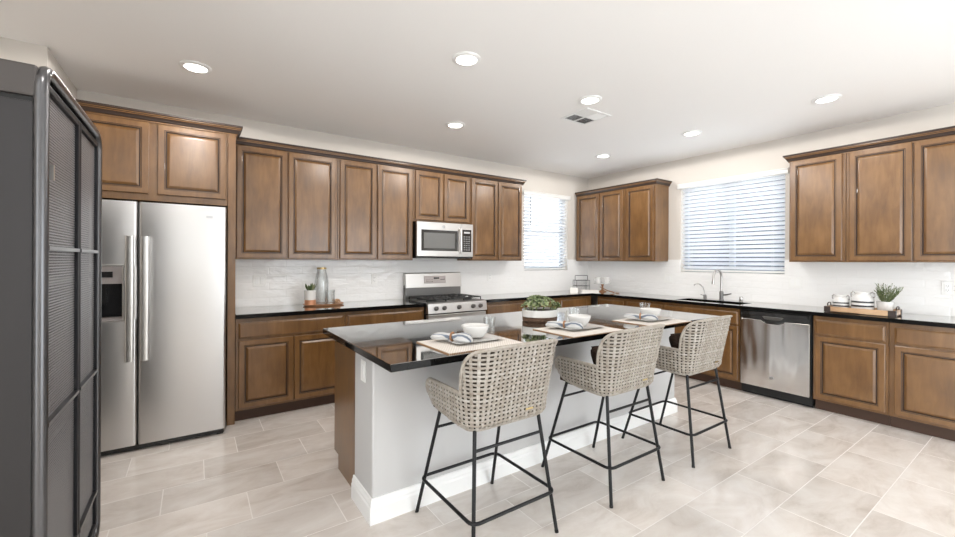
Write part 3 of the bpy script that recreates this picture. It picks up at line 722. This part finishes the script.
b = MB(); q = .165
for sx, sy in ((1,0),(-1,0),(0,1),(0,-1)):
    if sx: b.box(sx*q, sx*(q-.022), -q, q, -.010, -.0005)
    else: b.box(-q+.022, q-.022, sy*q, sy*(q-.022), -.010, -.0005)
b.box(-.007,.007,-q+.022,q-.022,-.010,-.001); b.box(-q+.022,q-.022,-.007,.007,-.010,-.001)
b.build('frame', M['trimw'], t, bevel=.002)
MB().box(-q+.02, q-.02, -q+.02, q-.02, -.002, -.0006).build('duct_shade', M['dark_gap'], t)  # dark sheet in place of the shaded duct opening
b = MB()
for qx in (-1,1):
    for qy in (-1,1):
        for k in range(6):
            o_ = .022+k*.0205
            if qx*qy > 0: b.prism([(o_-.007,-.009),(o_+.006,-.003),(o_+.006,-.0045),(o_-.007,-.0105)], lambda u, v, d, qx=qx, qy=qy: (qx*u, qy*d, v), .008, q-.022)
            else: b.prism([(o_-.007,-.009),(o_+.006,-.003),(o_+.006,-.0045),(o_-.007,-.0105)], lambda u, v, d, qx=qx, qy=qy: (qx*d, qy*u, v), .008, q-.022)
b.build('louvers', M['trimw'], t)

# ================================================================ BAR STOOLS
def make_stool(label):
    t = thing('bar_stool', label, 'bar stool', (0,0,0), 0, 'woven bar stools along the island')
    # plan path of the tub: from left arm front round the back to right arm front
    HW, YF_, YB_, RC = .258, .150, -.245, .095
    side = YF_-(YB_+RC); qa = RC*PI/2; back = 2*(HW-RC); TOT = 2*side+2*qa+back
    def plan(s):
        if s < side: return Vector((-HW, YF_-s, 0)), Vector((-1,0,0))
        s -= side
        if s < qa: a = PI+s/RC; return Vector((-HW+RC+RC*math.cos(a), YB_+RC+RC*math.sin(a), 0)), Vector((math.cos(a), math.sin(a), 0))
        s -= qa
        if s < back: return Vector((-HW+RC+s, YB_, 0)), Vector((0,-1,0))
        s -= back
        if s < qa: a = 1.5*PI+s/RC; return Vector((HW-RC+RC*math.cos(a), YB_+RC+RC*math.sin(a), 0)), Vector((math.cos(a), math.sin(a), 0))
        s -= qa
        return Vector((HW, YB_+RC+s, 0)), Vector((1,0,0))
    Z0, ZA, ZT_ = .592, .768, .985
    LB = back/2+qa*.80
    def top(s):
        w = abs(s-TOT/2)/LB
        z = ZA
        if w < 1: z = ZA+(ZT_-ZA)*(1-w**8)**.6
        e = min(s, TOT-s)                     # rounded front end of the arms
        if e < .05: z -= .05*(1-math.sqrt(max(0, 1-(1-e/.05)**2)))
        return z
    def bot(s):
        e = min(s, TOT-s); k = max(0, 1-e/side); return Z0+.030*k*k + (.04*(1-e/.05)**2 if e < .05 else 0)
    def surf(s, z, off=0.0):
        p, n = plan(s); d = z-bot(s); r = .05
        inn = (r-math.sqrt(max(0, r*r-(r-d)**2))) if d < r else 0
        wb = max(0, -n.y)
        lean = max(0, z-.66); o = lean*.20*wb + lean*.06*(1-wb) - inn*.9 + off
        return Vector((p.x+n.x*o, p.y+n.y*o, z))
    pv, pitch = .0262, .0196; NV = int(round(TOT/pv)); NH = int(round((ZT_-Z0)/pitch)); bv, bw, amp = .0079, .0057, .0026
    def ribbon(mb, pts, tans, nrms, w, th=.0016):
        vs = []; N = len(pts)
        for p, tt, n in zip(pts, tans, nrms):
            sd = tt.cross(n).normalized()
            vs += [p-sd*w-n*th, p-sd*w*.6+n*th, p+sd*w*.6+n*th, p+sd*w-n*th]
        fs = []
        for i in range(N-1):
            for k in range(4): fs.append((i*4+k, i*4+(k+1) % 4, i*4+4+(k+1) % 4, i*4+4+k))
        fs += [(0,1,2,3), tuple(range(N*4-4, N*4))]
        mb.add(vs, fs)
    mb = MB()
    def frame(s, z):
        e = .002; a = surf(min(s+e, TOT), z)-surf(max(s-e, 0), z); c = surf(s, z+e)-surf(s, max(z-e, bot(s)+.0001)); a.normalize(); c.normalize()
        n = a.cross(c).normalized()
        if n.dot(plan(s)[1]) < 0: n = -n
        return a, c, n
    for i in range(NV):
        s = (i+.5)*TOT/NV; zt = top(s); zb = bot(s)+.002; n_ = max(4, int((zt-zb)/(pitch/2)))
        P_, T_, N_ = [], [], []
        for k in range(n_+1):
            z = zb+(zt-zb)*k/n_; a, c, n = frame(s, z); ph = (z-Z0)/pitch-.5
            P_.append(surf(s, z)+n*amp*math.cos(PI*ph)*(1 if i % 2 else -1)); T_.append(c); N_.append(n)
        ribbon(mb, P_, T_, N_, bv)
    for j in range(NH):
        z = Z0+(j+.5)*pitch; run = []; n_ = NV*2
        for k in range(n_+2):
            s = min(max(k*TOT/n_, 0.0008), TOT-.0008) if k <= n_ else None
            if s is not None and bot(s)+.001 < z < top(s)-.001:
                a, c, n = frame(s, z); ph = s*NV/TOT-.5
                run.append((surf(s, z)-n*amp*math.cos(PI*ph)*(1 if j % 2 else -1)*1.0, a, n))
            else:
                if len(run) > 3: ribbon(mb, [r[0] for r in run], [r[1] for r in run], [r[2] for r in run], bw)
                run = []
    mb.build('woven_shell', M['rattan'], t, smooth=False)
    # rolled rim along the whole upper edge and arm fronts
    S = sorted(set([TOT*k/160 for k in range(161)] + [TOT/2+sg*LB*q for sg in (-1,1) for q in (.999,.995,.985,.97,.95,.92,1.0)] + [e for q in (.002,.005,.01,.02,.03,.04) for e in (q, TOT-q)]))
    pts = [surf(s, top(s)) for s in S]; lo = [surf(0, bot(0)), surf(0, (bot(0)+top(0))/2)]; hi = [surf(TOT, (bot(TOT)+top(TOT))/2), surf(TOT, bot(TOT))]
    pp = [p for k, p in enumerate(lo+pts+hi) if True]
    cl = [pp[0]]
    for p in pp[1:]:
        if (p-cl[-1]).length > .004: cl.append(p)
    bl = [surf(TOT-TOT*k/80, bot(TOT-TOT*k/80)+.0005) for k in range(81)]
    rm = MB().tube(cl, .0085, 8); rm.tube(bl, .008, 8)
    rm.build('rim', M['rattan'], t, smooth=True)
    # dark inner lining + seat pan
    mi = MB(); ns, nz = 90, 12; vs = []
    for i in range(ns+1):
        s = TOT*i/ns
        for k in range(nz+1): z = bot(s)+.004+(top(s)-bot(s)-.006)*k/nz; vs.append(surf(s, z, -.018))
    mi.add(vs, [(i*(nz+1)+k, (i+1)*(nz+1)+k, (i+1)*(nz+1)+k+1, i*(nz+1)+k+1) for i in range(ns) for k in range(nz)])
    mi.build('lining', M['rattan_dark'], t, smooth=True, solid=.006)
    pl = [surf(TOT*i/60, bot(TOT*i/60)+.004, -.004) for i in range(61)]
    poly = [(p.x, p.y) for p in pl]
    sp = MB(); sp.prism(poly, lambda u, v, d: (u, v, d), .605, .650); sp.build('seat', M['rattan_dark'], t, bevel=.006)
    # legs
    bm_ = M['black_metal']; tops = {(-1,1):(-.205,.105), (1,1):(.205,.105), (-1,-1):(-.195,-.195), (1,-1):(.195,-.195)}
    def lp(k, z): 
        x, y = tops[k]; f = (z-.0)/.605; fx, fy = k[0]*.255, k[1]*.275
        return Vector((fx+(x-fx)*f, fy+(y-fy)*f, z))
    for k in tops:
        lg = MB().tube([lp(k, .605), lp(k, .012)], .0095, 10).build('leg', bm_, t, smooth='auto')
        MB().tube([lp(k, .012), lp(k, .0)], [.0105,.0105], 10).build('foot_cap', M['black_plastic'], lg, smooth='auto')
    zf = .207; c = [lp((-1,-1), zf), lp((1,-1), zf), lp((1,1), zf), lp((-1,1), zf)]
    e = .018
    x0, x1 = c[0].x-e, c[1].x+e; y0, y1 = c[0].y-e, c[2].y+e
    MB().tube([(x, y, zf) for x, y in rrect(x0, x1, y0, y1, .04, 5)], .0085, 8, True).build('footrest', bm_, t, smooth=True)
    MB().rod(lp((-1,-1), .50), lp((1,-1), .50), .0075, 8).build('stretcher', bm_, t, smooth='auto')
    MB().rod(lp((-1,1), .50), lp((1,1), .50), .0075, 8).build('stretcher', bm_, t, smooth='auto')
    MB().tube([(-.195,-.195,.597),(.195,-.195,.597),(.205,.105,.597),(-.205,.105,.597)], .0075, 8, True).build('seat_frame', bm_, t)
    MB().box(.06, .105, -.2595, -.2575, .652, .660).build('name_tag', M['gold'], t)
    return t
s0 = make_stool('woven tan bar stool nearest the camera, at the outlet end of the island')
s0.location = (1.258, 1.758, 0)
for (x, y, lab) in ((2.17, 1.735, 'woven tan bar stool in the middle of the row of three'), (2.995, 1.712, 'woven tan bar stool farthest from the camera, nearest the dishwasher')):
    c = copy_tree(s0); c.location = (x, y, 0); c['label'] = lab
def pillow(x, y, rz, lab):
    b = MB(); n, m_ = 16, 12; w, h, th = .175, .105, .065
    vs = []; fs = []
    for sgn in (1, -1):
        o = len(vs)
        for i in range(n+1):
            for j in range(m_+1):
                u, v = -1+2*i/n, -1+2*j/m_; d = (max(0, 1-u**4)*max(0, 1-v**4))**.45
                pin = 1-.07*(1-abs(u*v))*(0 if abs(u) < .99 and abs(v) < .99 else 1)
                vs.append((u*w*pin, sgn*d*th, v*h*pin))
        for i in range(n):
            for j in range(m_): fs.append((o+i*(m_+1)+j, o+(i+1)*(m_+1)+j, o+(i+1)*(m_+1)+j+1, o+i*(m_+1)+j+1))
    b.add(vs, fs); o = b.build('throw_pillow', M['pillow'], None, smooth=True)
    bm = bmesh.new(); bm.from_mesh(o.data); bmesh.ops.remove_doubles(bm, verts=bm.verts, dist=.0005); bmesh.ops.recalc_face_normals(bm, faces=bm.faces); bm.to_mesh(o.data); bm.free()
    o.rotation_euler = (-.42, 0, rz); o.location = (x, y, .757)
    tag(o, lab, 'pillow', 'dark pillows on the stools'); return o
pillow(2.165, 1.735-.108, 0, 'dark brown pillow on the middle bar stool')
pillow(2.988, 1.712-.108, 0, 'dark brown pillow on the farthest bar stool')

# ================================================================ ISLAND TABLE SETTINGS
def placem(x, y, lab, rz=0):
    t = thing('placemat', lab, 'placemat', (x, y, ZT), rz, 'woven placemats on the island')
    w, h = .24, .178
    MB().box(-w, w, -h, h, .0005, .007).build('mat', M['placemat'], t, bevel=.003)
    b = MB()
    for k in range(36):
        yy = -h+.005+k*(2*h-.01)/35
        for sx in (-1, 1): b.box(sx*w, sx*(w+.007), yy-.0025, yy+.0025, .0005, .005)
    for k in range(48):
        xx = -w+.005+k*(2*w-.01)/47
        for sy in (-1, 1): b.box(xx-.0025, xx+.0025, sy*h, sy*(h+.005), .0005, .005)
    b.build('fringe', M['fringe'], t); return t
def bowl(x, y, z, r, h, lab):
    b = MB(); b.lathe([(0,.004),(r*.55,.004),(r*.60,0),(r*.64,.006),(r*.80,h*.35),(r*.93,h*.7),(r,h-.003),(r-.002,h),(r-.006,h-.002),(r*.88,h*.68),(r*.72,h*.3),(r*.5,.012),(0,.011)], n=40)
    return tag(b.build('bowl', M['ceramic'], smooth=True, loc=(x,y,z)), lab, 'bowl', 'white bowls on the island')
def plate(x, y, z, lab):
    b = MB(); R = lambda d, zz: [(px_, py_, zz) for px_, py_ in rrect(-.16+d, .16-d, -.105+d, .105-d, .03, 5)]
    ls = [R(.05,0), R(.048,.002), R(.004,.011), R(0,.013), R(.004,.014), R(.04,.006), R(.06,.0055)]; n = len(ls[0]); vs = sum(ls, []); fs = []
    for i in range(len(ls)-1):
        for k in range(n): fs.append((i*n+k, i*n+(k+1) % n, (i+1)*n+(k+1) % n, (i+1)*n+k))
    fs += [tuple(range(n)), tuple(range((len(ls)-1)*n, len(ls)*n))]
    return tag(b.add(vs, fs).build('plate', M['ceramic'], smooth='auto', loc=(x,y,z)), lab, 'plate', 'white plates on the island')
def napk(x, y, z, rz, lab):
    b = MB(); S = [(-.115,.044,.017,.012),(-.09,.042,.020,.014),(-.06,.034,.021,.015),(-.03,.022,.019,.017),(0,.0145,.0145,.019),(.025,.022,.019,.019),(.05,.034,.025,.020),(.08,.038,.026,.018),(.105,.030,.022,.015),(.122,.012,.010,.010)]
    n = 28; vs = []; fs = []
    for u, w, h, zc in S:
        for k in range(n):
            a = 2*PI*k/n; rp = 1+.10*math.cos(5*a+u*18); vs.append((u, w*math.cos(a)*rp, max(.001, zc+h*math.sin(a)*rp)))
    for i in range(len(S)-1):
        for k in range(n): fs.append((i*n+k, i*n+(k+1) % n, (i+1)*n+(k+1) % n, (i+1)*n+k))
    fs += [tuple(range(n)), tuple(range((len(S)-1)*n, len(S)*n))]
    o = b.add(vs, fs).build('napkin', M['napkin'], smooth=True, loc=(x,y,z), rot=rz)
    tag(o, lab[0], 'napkin', 'striped napkins on the island')
    r = MB(); r.tube([(0, .0205*math.cos(2*PI*k/20), .021+.0205*math.sin(2*PI*k/20)) for k in range(20)], .0062, 8, True)
    o = r.build('napkin_ring', M['wood_ring'], smooth=True, loc=(x,y,z), rot=rz); tag(o, lab[1], 'napkin ring', 'napkin rings on the island')
def tumbler(x, y, z, r, h, lab):
    b = MB(); b.lathe([(0,.0),(r*.82,0),(r*.86,.004),(r,h),(r-.0018,h),(r*.86-.0018,.012),(0,.010)], n=32)
    return tag(b.build('glass', M['glass'], smooth='auto', loc=(x,y,z)), lab, 'glass', 'clear glasses on the island')
where = ['nearest the camera', 'beside the succulent planter', 'at the far end of the island']
PM = [(1.262, 1.90), (2.10, 1.868), (2.88, 1.835)]
for (x, y), wv in zip(PM, where):
    placem(x, y, f'woven tan placemat {wv}'); zt = ZT+.0075
    plate(x+.03, y+.03, zt, f'shallow rectangular white plate on the placemat {wv}')
    bowl(x+.068, y+.055, zt+.0142, .080, .066, f'white ceramic bowl set on the placemat {wv}')
    napk(x-.10, y+.03, zt+.0145, -1.1, (f'striped white napkin on the placemat {wv}', f'wooden napkin ring around the napkin {wv}'))
tumbler(1.485, 2.03, ZT+.0075, .037, .105, 'clear glass tumbler beside the bowl nearest the camera')
tumbler(2.30, 2.085, ZT, .042, .11, 'clear glass tumbler behind the bowl beside the succulent planter')
tumbler(3.12, 2.05, ZT, .042, .11, 'clear glass tumbler behind the bowl at the far end of the island')
# succulent planter
t = thing('succulent_planter', 'oval white planter of green succulents with a brown woven band', 'potted plant', (2.19, 2.335, ZT))
pr, sx_, sy_ = .143, 1.0, .86
MB().lathe([(pr*.93,0),(pr*.97,.003),(pr*1.0,.008),(pr*1.0,.034),(pr*.98,.036)], n=48, sx=sx_, sy=sy_).build('woven_band', M['bark'], t, smooth='auto')
MB().lathe([(pr*.985,.036),(pr*1.01,.038),(pr*1.02,.086),(pr*1.0,.089),(pr*.97,.087),(pr*.95,.05)], n=48, sx=sx_, sy=sy_).build('pot', M['ceramic'], t, smooth='auto')
MB().lathe([(0,.078),(pr*.95,.076)], n=32, sx=sx_, sy=sy_).build('soil', M['soil'], t)
def leaf(b, c, d, up, L_, w, th=.3):
    d = d.normalized(); sd = d.cross(up)
    if sd.length < 1e-3: sd = d.cross(Vector((1,0,0)))
    sd.normalize(); nn = sd.cross(d).normalized()
    vs = [c-sd*w*.4, c+sd*w*.4, c+d*L_*.6+sd*w+nn*w*th, c+d*L_, c+d*L_*.6-sd*w+nn*w*th, c+d*L_*.55-nn*w*th*1.2]
    b.add(vs, [(0,1,2,4), (4,2,3), (0,5,1), (1,5,2), (2,5,3), (3,5,4), (4,5,0)])
b = MB(); rnd = random.Random(3)
ros = []
while len(ros) < 34:
    x, y = rnd.uniform(-1, 1), rnd.uniform(-1, 1)
    if x*x+y*y > 1: continue
    if all((x-p)**2+(y-q)**2 > .055 for p, q in ros) or rnd.random() < .05: ros.append((x, y))
for x, y in ros:
    r2 = x*x+y*y; h = .086+.085*math.sqrt(max(0, 1-r2*.92))+rnd.uniform(-.012,.015); c = Vector((x*pr*1.02*sx_, y*pr*1.02*sy_, h)); ax = Vector((x*.7, y*.7, 1)).normalized()
    u = ax.orthogonal().normalized(); w = ax.cross(u); R_ = rnd.uniform(.026,.042)
    for ringi, (nl, tilt, ln) in enumerate(((8,.15,1.0),(7,.65,.8),(5,1.15,.55))):
        for k in range(nl):
            a = 2*PI*(k+.5*ringi)/nl+rnd.uniform(-.1,.1); d = (u*math.cos(a)+w*math.sin(a))*math.cos(tilt)+ax*math.sin(tilt)
            leaf(b, c, d, ax, R_*ln, R_*ln*.30)
    b.tube([c-ax*.05, c], .005, 5)
b.build('foliage', M['succ'], t)

# ================================================================ COUNTER DECOR LEFT
TX, TY = 1.085, 4.345
t = thing('round_tray', 'low round dark wooden tray on the counter left of the range', 'tray', (TX, TY, ZT))
MB().lathe([(0,.0),(.155,0),(.17,.008),(.175,.016),(.170,.018),(.16,.011),(0,.010)], n=40, sx=1.15, sy=.80).build('plate', M['wood_ring'], t, smooth='auto')
t = thing('potted_succulent', 'tiny spiky succulent in a white pot with copper base', 'potted plant', (.945, 4.305, ZT+.0115))
MB().lathe([(.048,0),(.053,.005),(.053,.052),(.0535,.053)], n=28).build('pot_base', M['copper'], t, smooth='auto')
MB().lathe([(.054,.053),(.055,.056),(.055,.146),(.052,.148),(.048,.135)], n=28).build('pot', M['ceramic'], t, smooth='auto')
b = MB()
for k in range(16):
    a = k*2.4; r = .024*math.sqrt(k/16)+.004; d = Vector((math.cos(a)*.45, math.sin(a)*.45, 1)); leaf(b, Vector((math.cos(a)*r, math.sin(a)*r, .133)), d, Vector((math.cos(a), math.sin(a), 0)), rnd.uniform(.065,.10), .011)
b.build('foliage', M['herb'], t); MB().lathe([(0,.133),(.048,.133)], n=20).build('soil', M['soil'], t)
t = thing('glass_bottle', 'tall clear glass bottle with gold collar on the round tray', 'bottle', (1.07, 4.375, ZT+.0115))
MB().lathe([(0,0),(.064,0),(.068,.006),(.068,.235),(.062,.262),(.045,.330),(.043,.372),(.041,.372),(.043,.328),(.060,.26),(.065,.233),(.065,.010),(0,.008)], n=32).build('body', M['glass'], t, smooth='auto')
MB().lathe([(.0445,.352),(.047,.354),(.047,.370),(.0445,.372)], n=28).build('collar', M['gold'], t, smooth='auto')
o = MB().lathe([(0,0),(.046,0),(.049,.004),(.05,.145),(.048,.145),(.047,.010),(0,.008)], n=32).build('glass_jar', M['glass'], smooth='auto', loc=(1.125, 4.27, ZT+.0115)); tag(o, 'short open clear glass jar in front of the tall bottle', 'jar')
b = MB(); pts = []
for k in range(60):
    a = 2*PI*k/60; r = .026+.011*math.cos(3*a); pts.append((r*math.cos(2*a), r*math.sin(2*a)*.7, .030+.014*math.sin(3*a)))
o = b.tube(pts, .0085, 8, True).build('wooden_knot', M['wood_light'], smooth=True, loc=(1.20, 4.315, ZT+.007)); tag(o, 'pale wooden decorative knot on the right of the round tray', 'ornament')

# ================================================================ COUNTER DECOR CORNER
t = thing('wire_lantern', 'dark wire arched basket standing in the counter corner', 'basket', (4.865, 4.275, ZT), -.35)
b = MB(); w, d_, h = .105, .07, .17
for z in (.004, .085, .17): b.tube([(-w,-d_,z),(w,-d_,z),(w,d_,z),(-w,d_,z)], .003, 6, True)
for k in range(8):
    x = -w+2*w*k/7
    for y in (-d_, d_): b.rod((x,y,.004), (x,y,.17), .0018, 5)
for k in range(4):
    y = -d_+2*d_*(k+.5)/4
    for x in (-w, w): b.rod((x,y,.004), (x,y,.17), .0018, 5)
for k in range(8): b.rod((-w+2*w*k/7,-d_,.004), (-w+2*w*k/7,d_,.004), .0018, 5)
b.build('wire_frame', M['cast_iron'], t)
MB().tube([(-w,0,.17),(-w,0,.238),(-w+.01,0,.243),(w-.01,0,.243),(w,0,.238),(w,0,.17)], .0042, 8).build('handle', M['cast_iron'], t)
o = MB().box(-.055,.055,-.012,.012,0,.078).build('white_box', M['paper'], bevel=.003, loc=(4.49, 4.08, ZT+.0005), rot=-.6); tag(o, 'small white box standing left of the wire basket', 'box')
t = thing('book', 'white book lying in front of the wire basket', 'book', (4.72, 4.01, ZT+.0005), -.55)
MB().box(-.13,.13,-.085,.085,0,.006).box(-.13,.13,-.085,.085,.036,.042).box(-.13,.13,.080,.085,.006,.036).build('cover', M['paper'], t, bevel=.002)
MB().box(-.125,.125,-.080,.080,.0065,.0355).build('pages', M['linen'], t)
t = thing('cake_stand', 'white cake stand with dark wooden pedestal in the counter corner', 'cake stand', (5.09, 4.06, ZT+.001))
MB().lathe([(0,0),(.06,0),(.062,.006),(.03,.02),(.016,.035),(.014,.085),(.022,.105),(.03,.112),(0,.112)], n=28).build('pedestal', M['wood_ring'], t, smooth='auto')
MB().lathe([(0,.112),(.02,.112),(.125,.118),(.128,.124),(.125,.128),(0,.122)], n=40).build('plate', M['ceramic'], t, smooth='auto')
def mug(x, y, z, lab, rz):
    t = thing('mug', lab, 'mug', (x,y,z), rz, 'white mugs on the cake stand'); 
    MB().lathe([(0,0),(.030,0),(.036,.006),(.038,.085),(.036,.087),(.034,.083),(.032,.010),(0,.008)], n=28).build('cup', M['ceramic'], t, smooth='auto')
    MB().tube([(.036,0,.070),(.055,0,.068),(.062,0,.048),(.055,0,.026),(.036,0,.020)], .0045, 8).build('handle', M['ceramic'], t, smooth=True)
mug(5.042, 4.105, ZT+.130, 'white mug on the left of the cake stand', 2.4); mug(5.135, 4.08, ZT+.130, 'white mug on the middle of the cake stand', -1.2); mug(5.10, 3.99, ZT+.130, 'white mug on the right front of the cake stand', -.4)
t = thing('wooden_spoon', 'dark wooden spoon leaning from cake stand down to the counter', 'utensil', (0,0,0))
b = MB(); b.tube([(4.915,3.965,ZT+.085),(4.95,3.86,ZT+.035),(4.98,3.76,ZT+.010)], [.006,.006,.008], 8); b.build('handle', M['wood_ring'], t, smooth='auto')
b = MB(); b.lathe([(0,0),(.014,.001),(.024,.005),(.026,.009),(.020,.009),(0,.004)], (4.99, 3.72, ZT+.001), 20, 0, 1, 1.5); b.build('bowl', M['wood_ring'], t, smooth='auto')

# ================================================================ CRATE ON THE RIGHT COUNTER
CX_, CY_ = 4.93, 1.085
t = thing('wooden_crate', 'shallow pale wooden tray with dark corner brackets on the right counter', 'tray', (CX_, CY_, ZT), -PI/2+.0)
w, d_, h = .235, .115, .052
b = MB(); b.box(-w,w,-d_,d_,.004,.014); b.box(-w,w,-d_,-d_+.012,.004,h); b.box(-w,w,d_-.012,d_,.004,h); b.box(-w,-w+.012,-d_,d_,.004,h); b.box(w-.012,w,-d_,d_,.004,h)
b.build('box', M['crate_wood'], t, bevel=.002)
for sx in (-1,1):
    for sy in (-1,1):
        b = MB(); x, y = sx*w, sy*d_
        b.box(x+sx*.002, x-sx*.045, y+sy*.002, y, .002, h+.001); b.box(x+sx*.002, x, y+sy*.002, y-sy*.045, .002, h+.001); b.build('corner_bracket', M['bracket'], t)
    MB().tube([(sx*(w-.006),-.045,h),(sx*(w-.006),-.042,h+.022),(sx*(w-.006),-.02,h+.030),(sx*(w-.006),.02,h+.030),(sx*(w-.006),.042,h+.022),(sx*(w-.006),.045,h)], .005, 8).build('handle', M['bracket'], t, smooth='auto')
def pitcher(x, y, r, h, lab):
    t = thing('striped_canister', lab, 'canister', (x,y,ZT+.0145), -PI/2, 'striped canisters in the wooden tray')
    pf = [(0,0),(r*.88,0),(r*.95,.006),(r,.02),(r,h*.27),(r*1.001,h*.271),(r*1.001,h*.355),(r,h*.356),(r,h*.47),(r*1.001,h*.471),(r*1.001,h*.555),(r,h*.556),(r*.98,h*.66),(r*.88,h*.78),(r*.72,h*.84),(r*.66,h*.88),(r*.70,h*.98),(r*.68,h),(r*.62,h*.97),(r*.60,h*.9),(0,h*.86)]
    ms = [0]*20
    for k in (4,5,6,8,9,10): ms[k] = 1
    MB().lathe(pf, n=36, mats=ms).build('jar', [M['ceramic'], M['stripe']], t, smooth='auto')
    for sx in (-1,1): MB().tube([(sx*r*.66,0,h*.95),(sx*r*.86,0,h*1.0),(sx*r*1.0,0,h*.93),(sx*r*1.0,0,h*.80),(sx*r*.93,0,h*.72)], .0055, 8).build('handle', M['chrome'], t, smooth=True)
pitcher(4.94, 1.232, .060, .140, 'smaller white canister with two black stripes in the wooden tray')
pitcher(4.94, 1.082, .078, .180, 'larger white canister with two black stripes in the wooden tray')
t = thing('potted_herb', 'bushy green herb in a small white pot in the wooden tray', 'potted plant', (4.94, .935, ZT+.0145))
MB().lathe([(0,0),(.046,0),(.048,.003),(.056,.105),(.053,.106),(.049,.095),(0,.09)], n=30).build('pot', M['ceramic'], t, smooth='auto')
b = MB()
for k in range(46):
    a = rnd.uniform(0, 2*PI); sp = rnd.uniform(.05,.75); L_ = rnd.uniform(.09,.18); d = Vector((math.cos(a)*sp, math.sin(a)*sp, 1)).normalized(); c = Vector((math.cos(a)*.02, math.sin(a)*.02, .095))
    b.tube([c, c+d*L_], [.0016,.0008], 4)
    for q in range(14):
        p = c+d*L_*(.15+.85*q/14); a2 = rnd.uniform(0, 2*PI); dd = (d+Vector((math.cos(a2), math.sin(a2), .2))*.9); leaf(b, p, dd, d, rnd.uniform(.016,.028), .0028)
b.build('foliage', M['herb'], t)

# ================================================================ METAL CABINET (left foreground)
t = thing('metal_cabinet', 'tall dark metal cabinet with perforated doors at the left edge', 'cabinet', (-.72, 2.23, 0))
CX0, CXF, CY0, CY1, CZ = -1.0, -.385, 1.795, 2.665, 1.955
P(MB().box(CX0, CXF-.012, CY0-.006, CY0+.012, .06, 1.848), 'side_panel', M['gunmetal'], bevel=.003)
P(MB().box(CX0, CXF-.012, CY0-.012, CY0+.012, 1.862, CZ+.004), 'side_header', M['header_metal'], bevel=.006)
P(MB().box(CX0, CXF-.014, CY0-.003, CY0+.010, 1.846, 1.864), 'side_seam', M['dark_gap'])
P(MB().prism(rrect(CX0, CXF-.03, .06, CZ, .03), lambda u, v, d: (u, d, v), CY1-.012, CY1+.004), 'side_panel', M['gunmetal'], bevel=.003)
P(MB().box(CX0, CX0+.012, CY0+.012, CY1-.012, .06, CZ-.01), 'back_panel', M['gunmetal'])
P(MB().box(CX0, CXF-.03, CY0+.012, CY1-.012, CZ-.022, CZ-.004), 'top_panel', M['gunmetal'])
P(MB().box(CX0, CXF-.03, CY0+.012, CY1-.012, .08, .10), 'bottom_panel', M['gunmetal'])
P(MB().tube([(CXF-.005, u, v) for u, v in rrect(CY0, CY1, .055, CZ+.008, .07, 8)], .0185, 12, True), 'front_frame', M['tube_metal'], smooth=True)
for z in (.68, 1.27):
    P(MB().box(CX0+.012, CXF-.06, CY0+.012, CY1-.012, z, z+.018), 'shelf', M['gunmetal'])
ym = 2.262
def mdoor(y0, y1, zc):
    b = MB(); s = .024; xf = CXF+.004; z0, z1 = .10, CZ-.032
    b.box(xf-.016, xf, y0, y0+s, z0, z1); b.box(xf-.016, xf, y1-s, y1, z0, z1); b.box(xf-.016, xf, y0+s, y1-s, z0, z0+s); b.box(xf-.016, xf, y0+s, y1-s, z1-s, z1)
    d = P(b, 'door', M['door_frame'], bevel=.003)
    for z in (.27, .845, 1.405): P(MB().box(xf-.016, xf+.003, y0+s*.6, y1-s*.6, z-.0065, z+.0065), 'rail', M['tube_metal'], d)
    P(MB().box(xf-.013, xf-.011, y0+s*.5, y1-s*.5, z0+s*.5, z1-s*.5), 'mesh_panel', M['perf'], d)
    return d
d1 = mdoor(CY0+.024, ym-.002, 0); d2 = mdoor(ym+.002, CY1-.024, 0)
P(MB().box(CXF+.004, CXF+.014, CY0+.045, CY0+.058, 1.62, 1.67), 'latch', M['handle'], d1)
for z in (.36, .95, 1.60): P(MB().cyl((CXF+.0, CY1+.024, z), .009, -.02, .02, 12), 'hinge', M['tube_metal'])
for x in (CX0+.03, CXF-.05):
    for y in (CY0+.03, CY1-.03): P(MB().box(x-.018, x+.018, y-.018, y+.018, 0, .062), 'foot', M['gunmetal'])
for k in range(4):
    o = MB().lathe([(0,.0),(.05,0),(.055,.004),(.115,.016),(.117,.019),(.110,.018),(.05,.007),(0,.007)], n=36).build('stacked_plate', M['ceramic'], smooth='auto', loc=(-.58, 2.02, .6985+.0145*k))
    tag(o, ['white plate at the bottom of the stack inside the metal cabinet', 'white plate second from the bottom in the metal cabinet stack', 'white plate third from the bottom in the metal cabinet stack', 'white plate on top of the stack inside the metal cabinet'][k], 'plate', 'plates inside the metal cabinet')
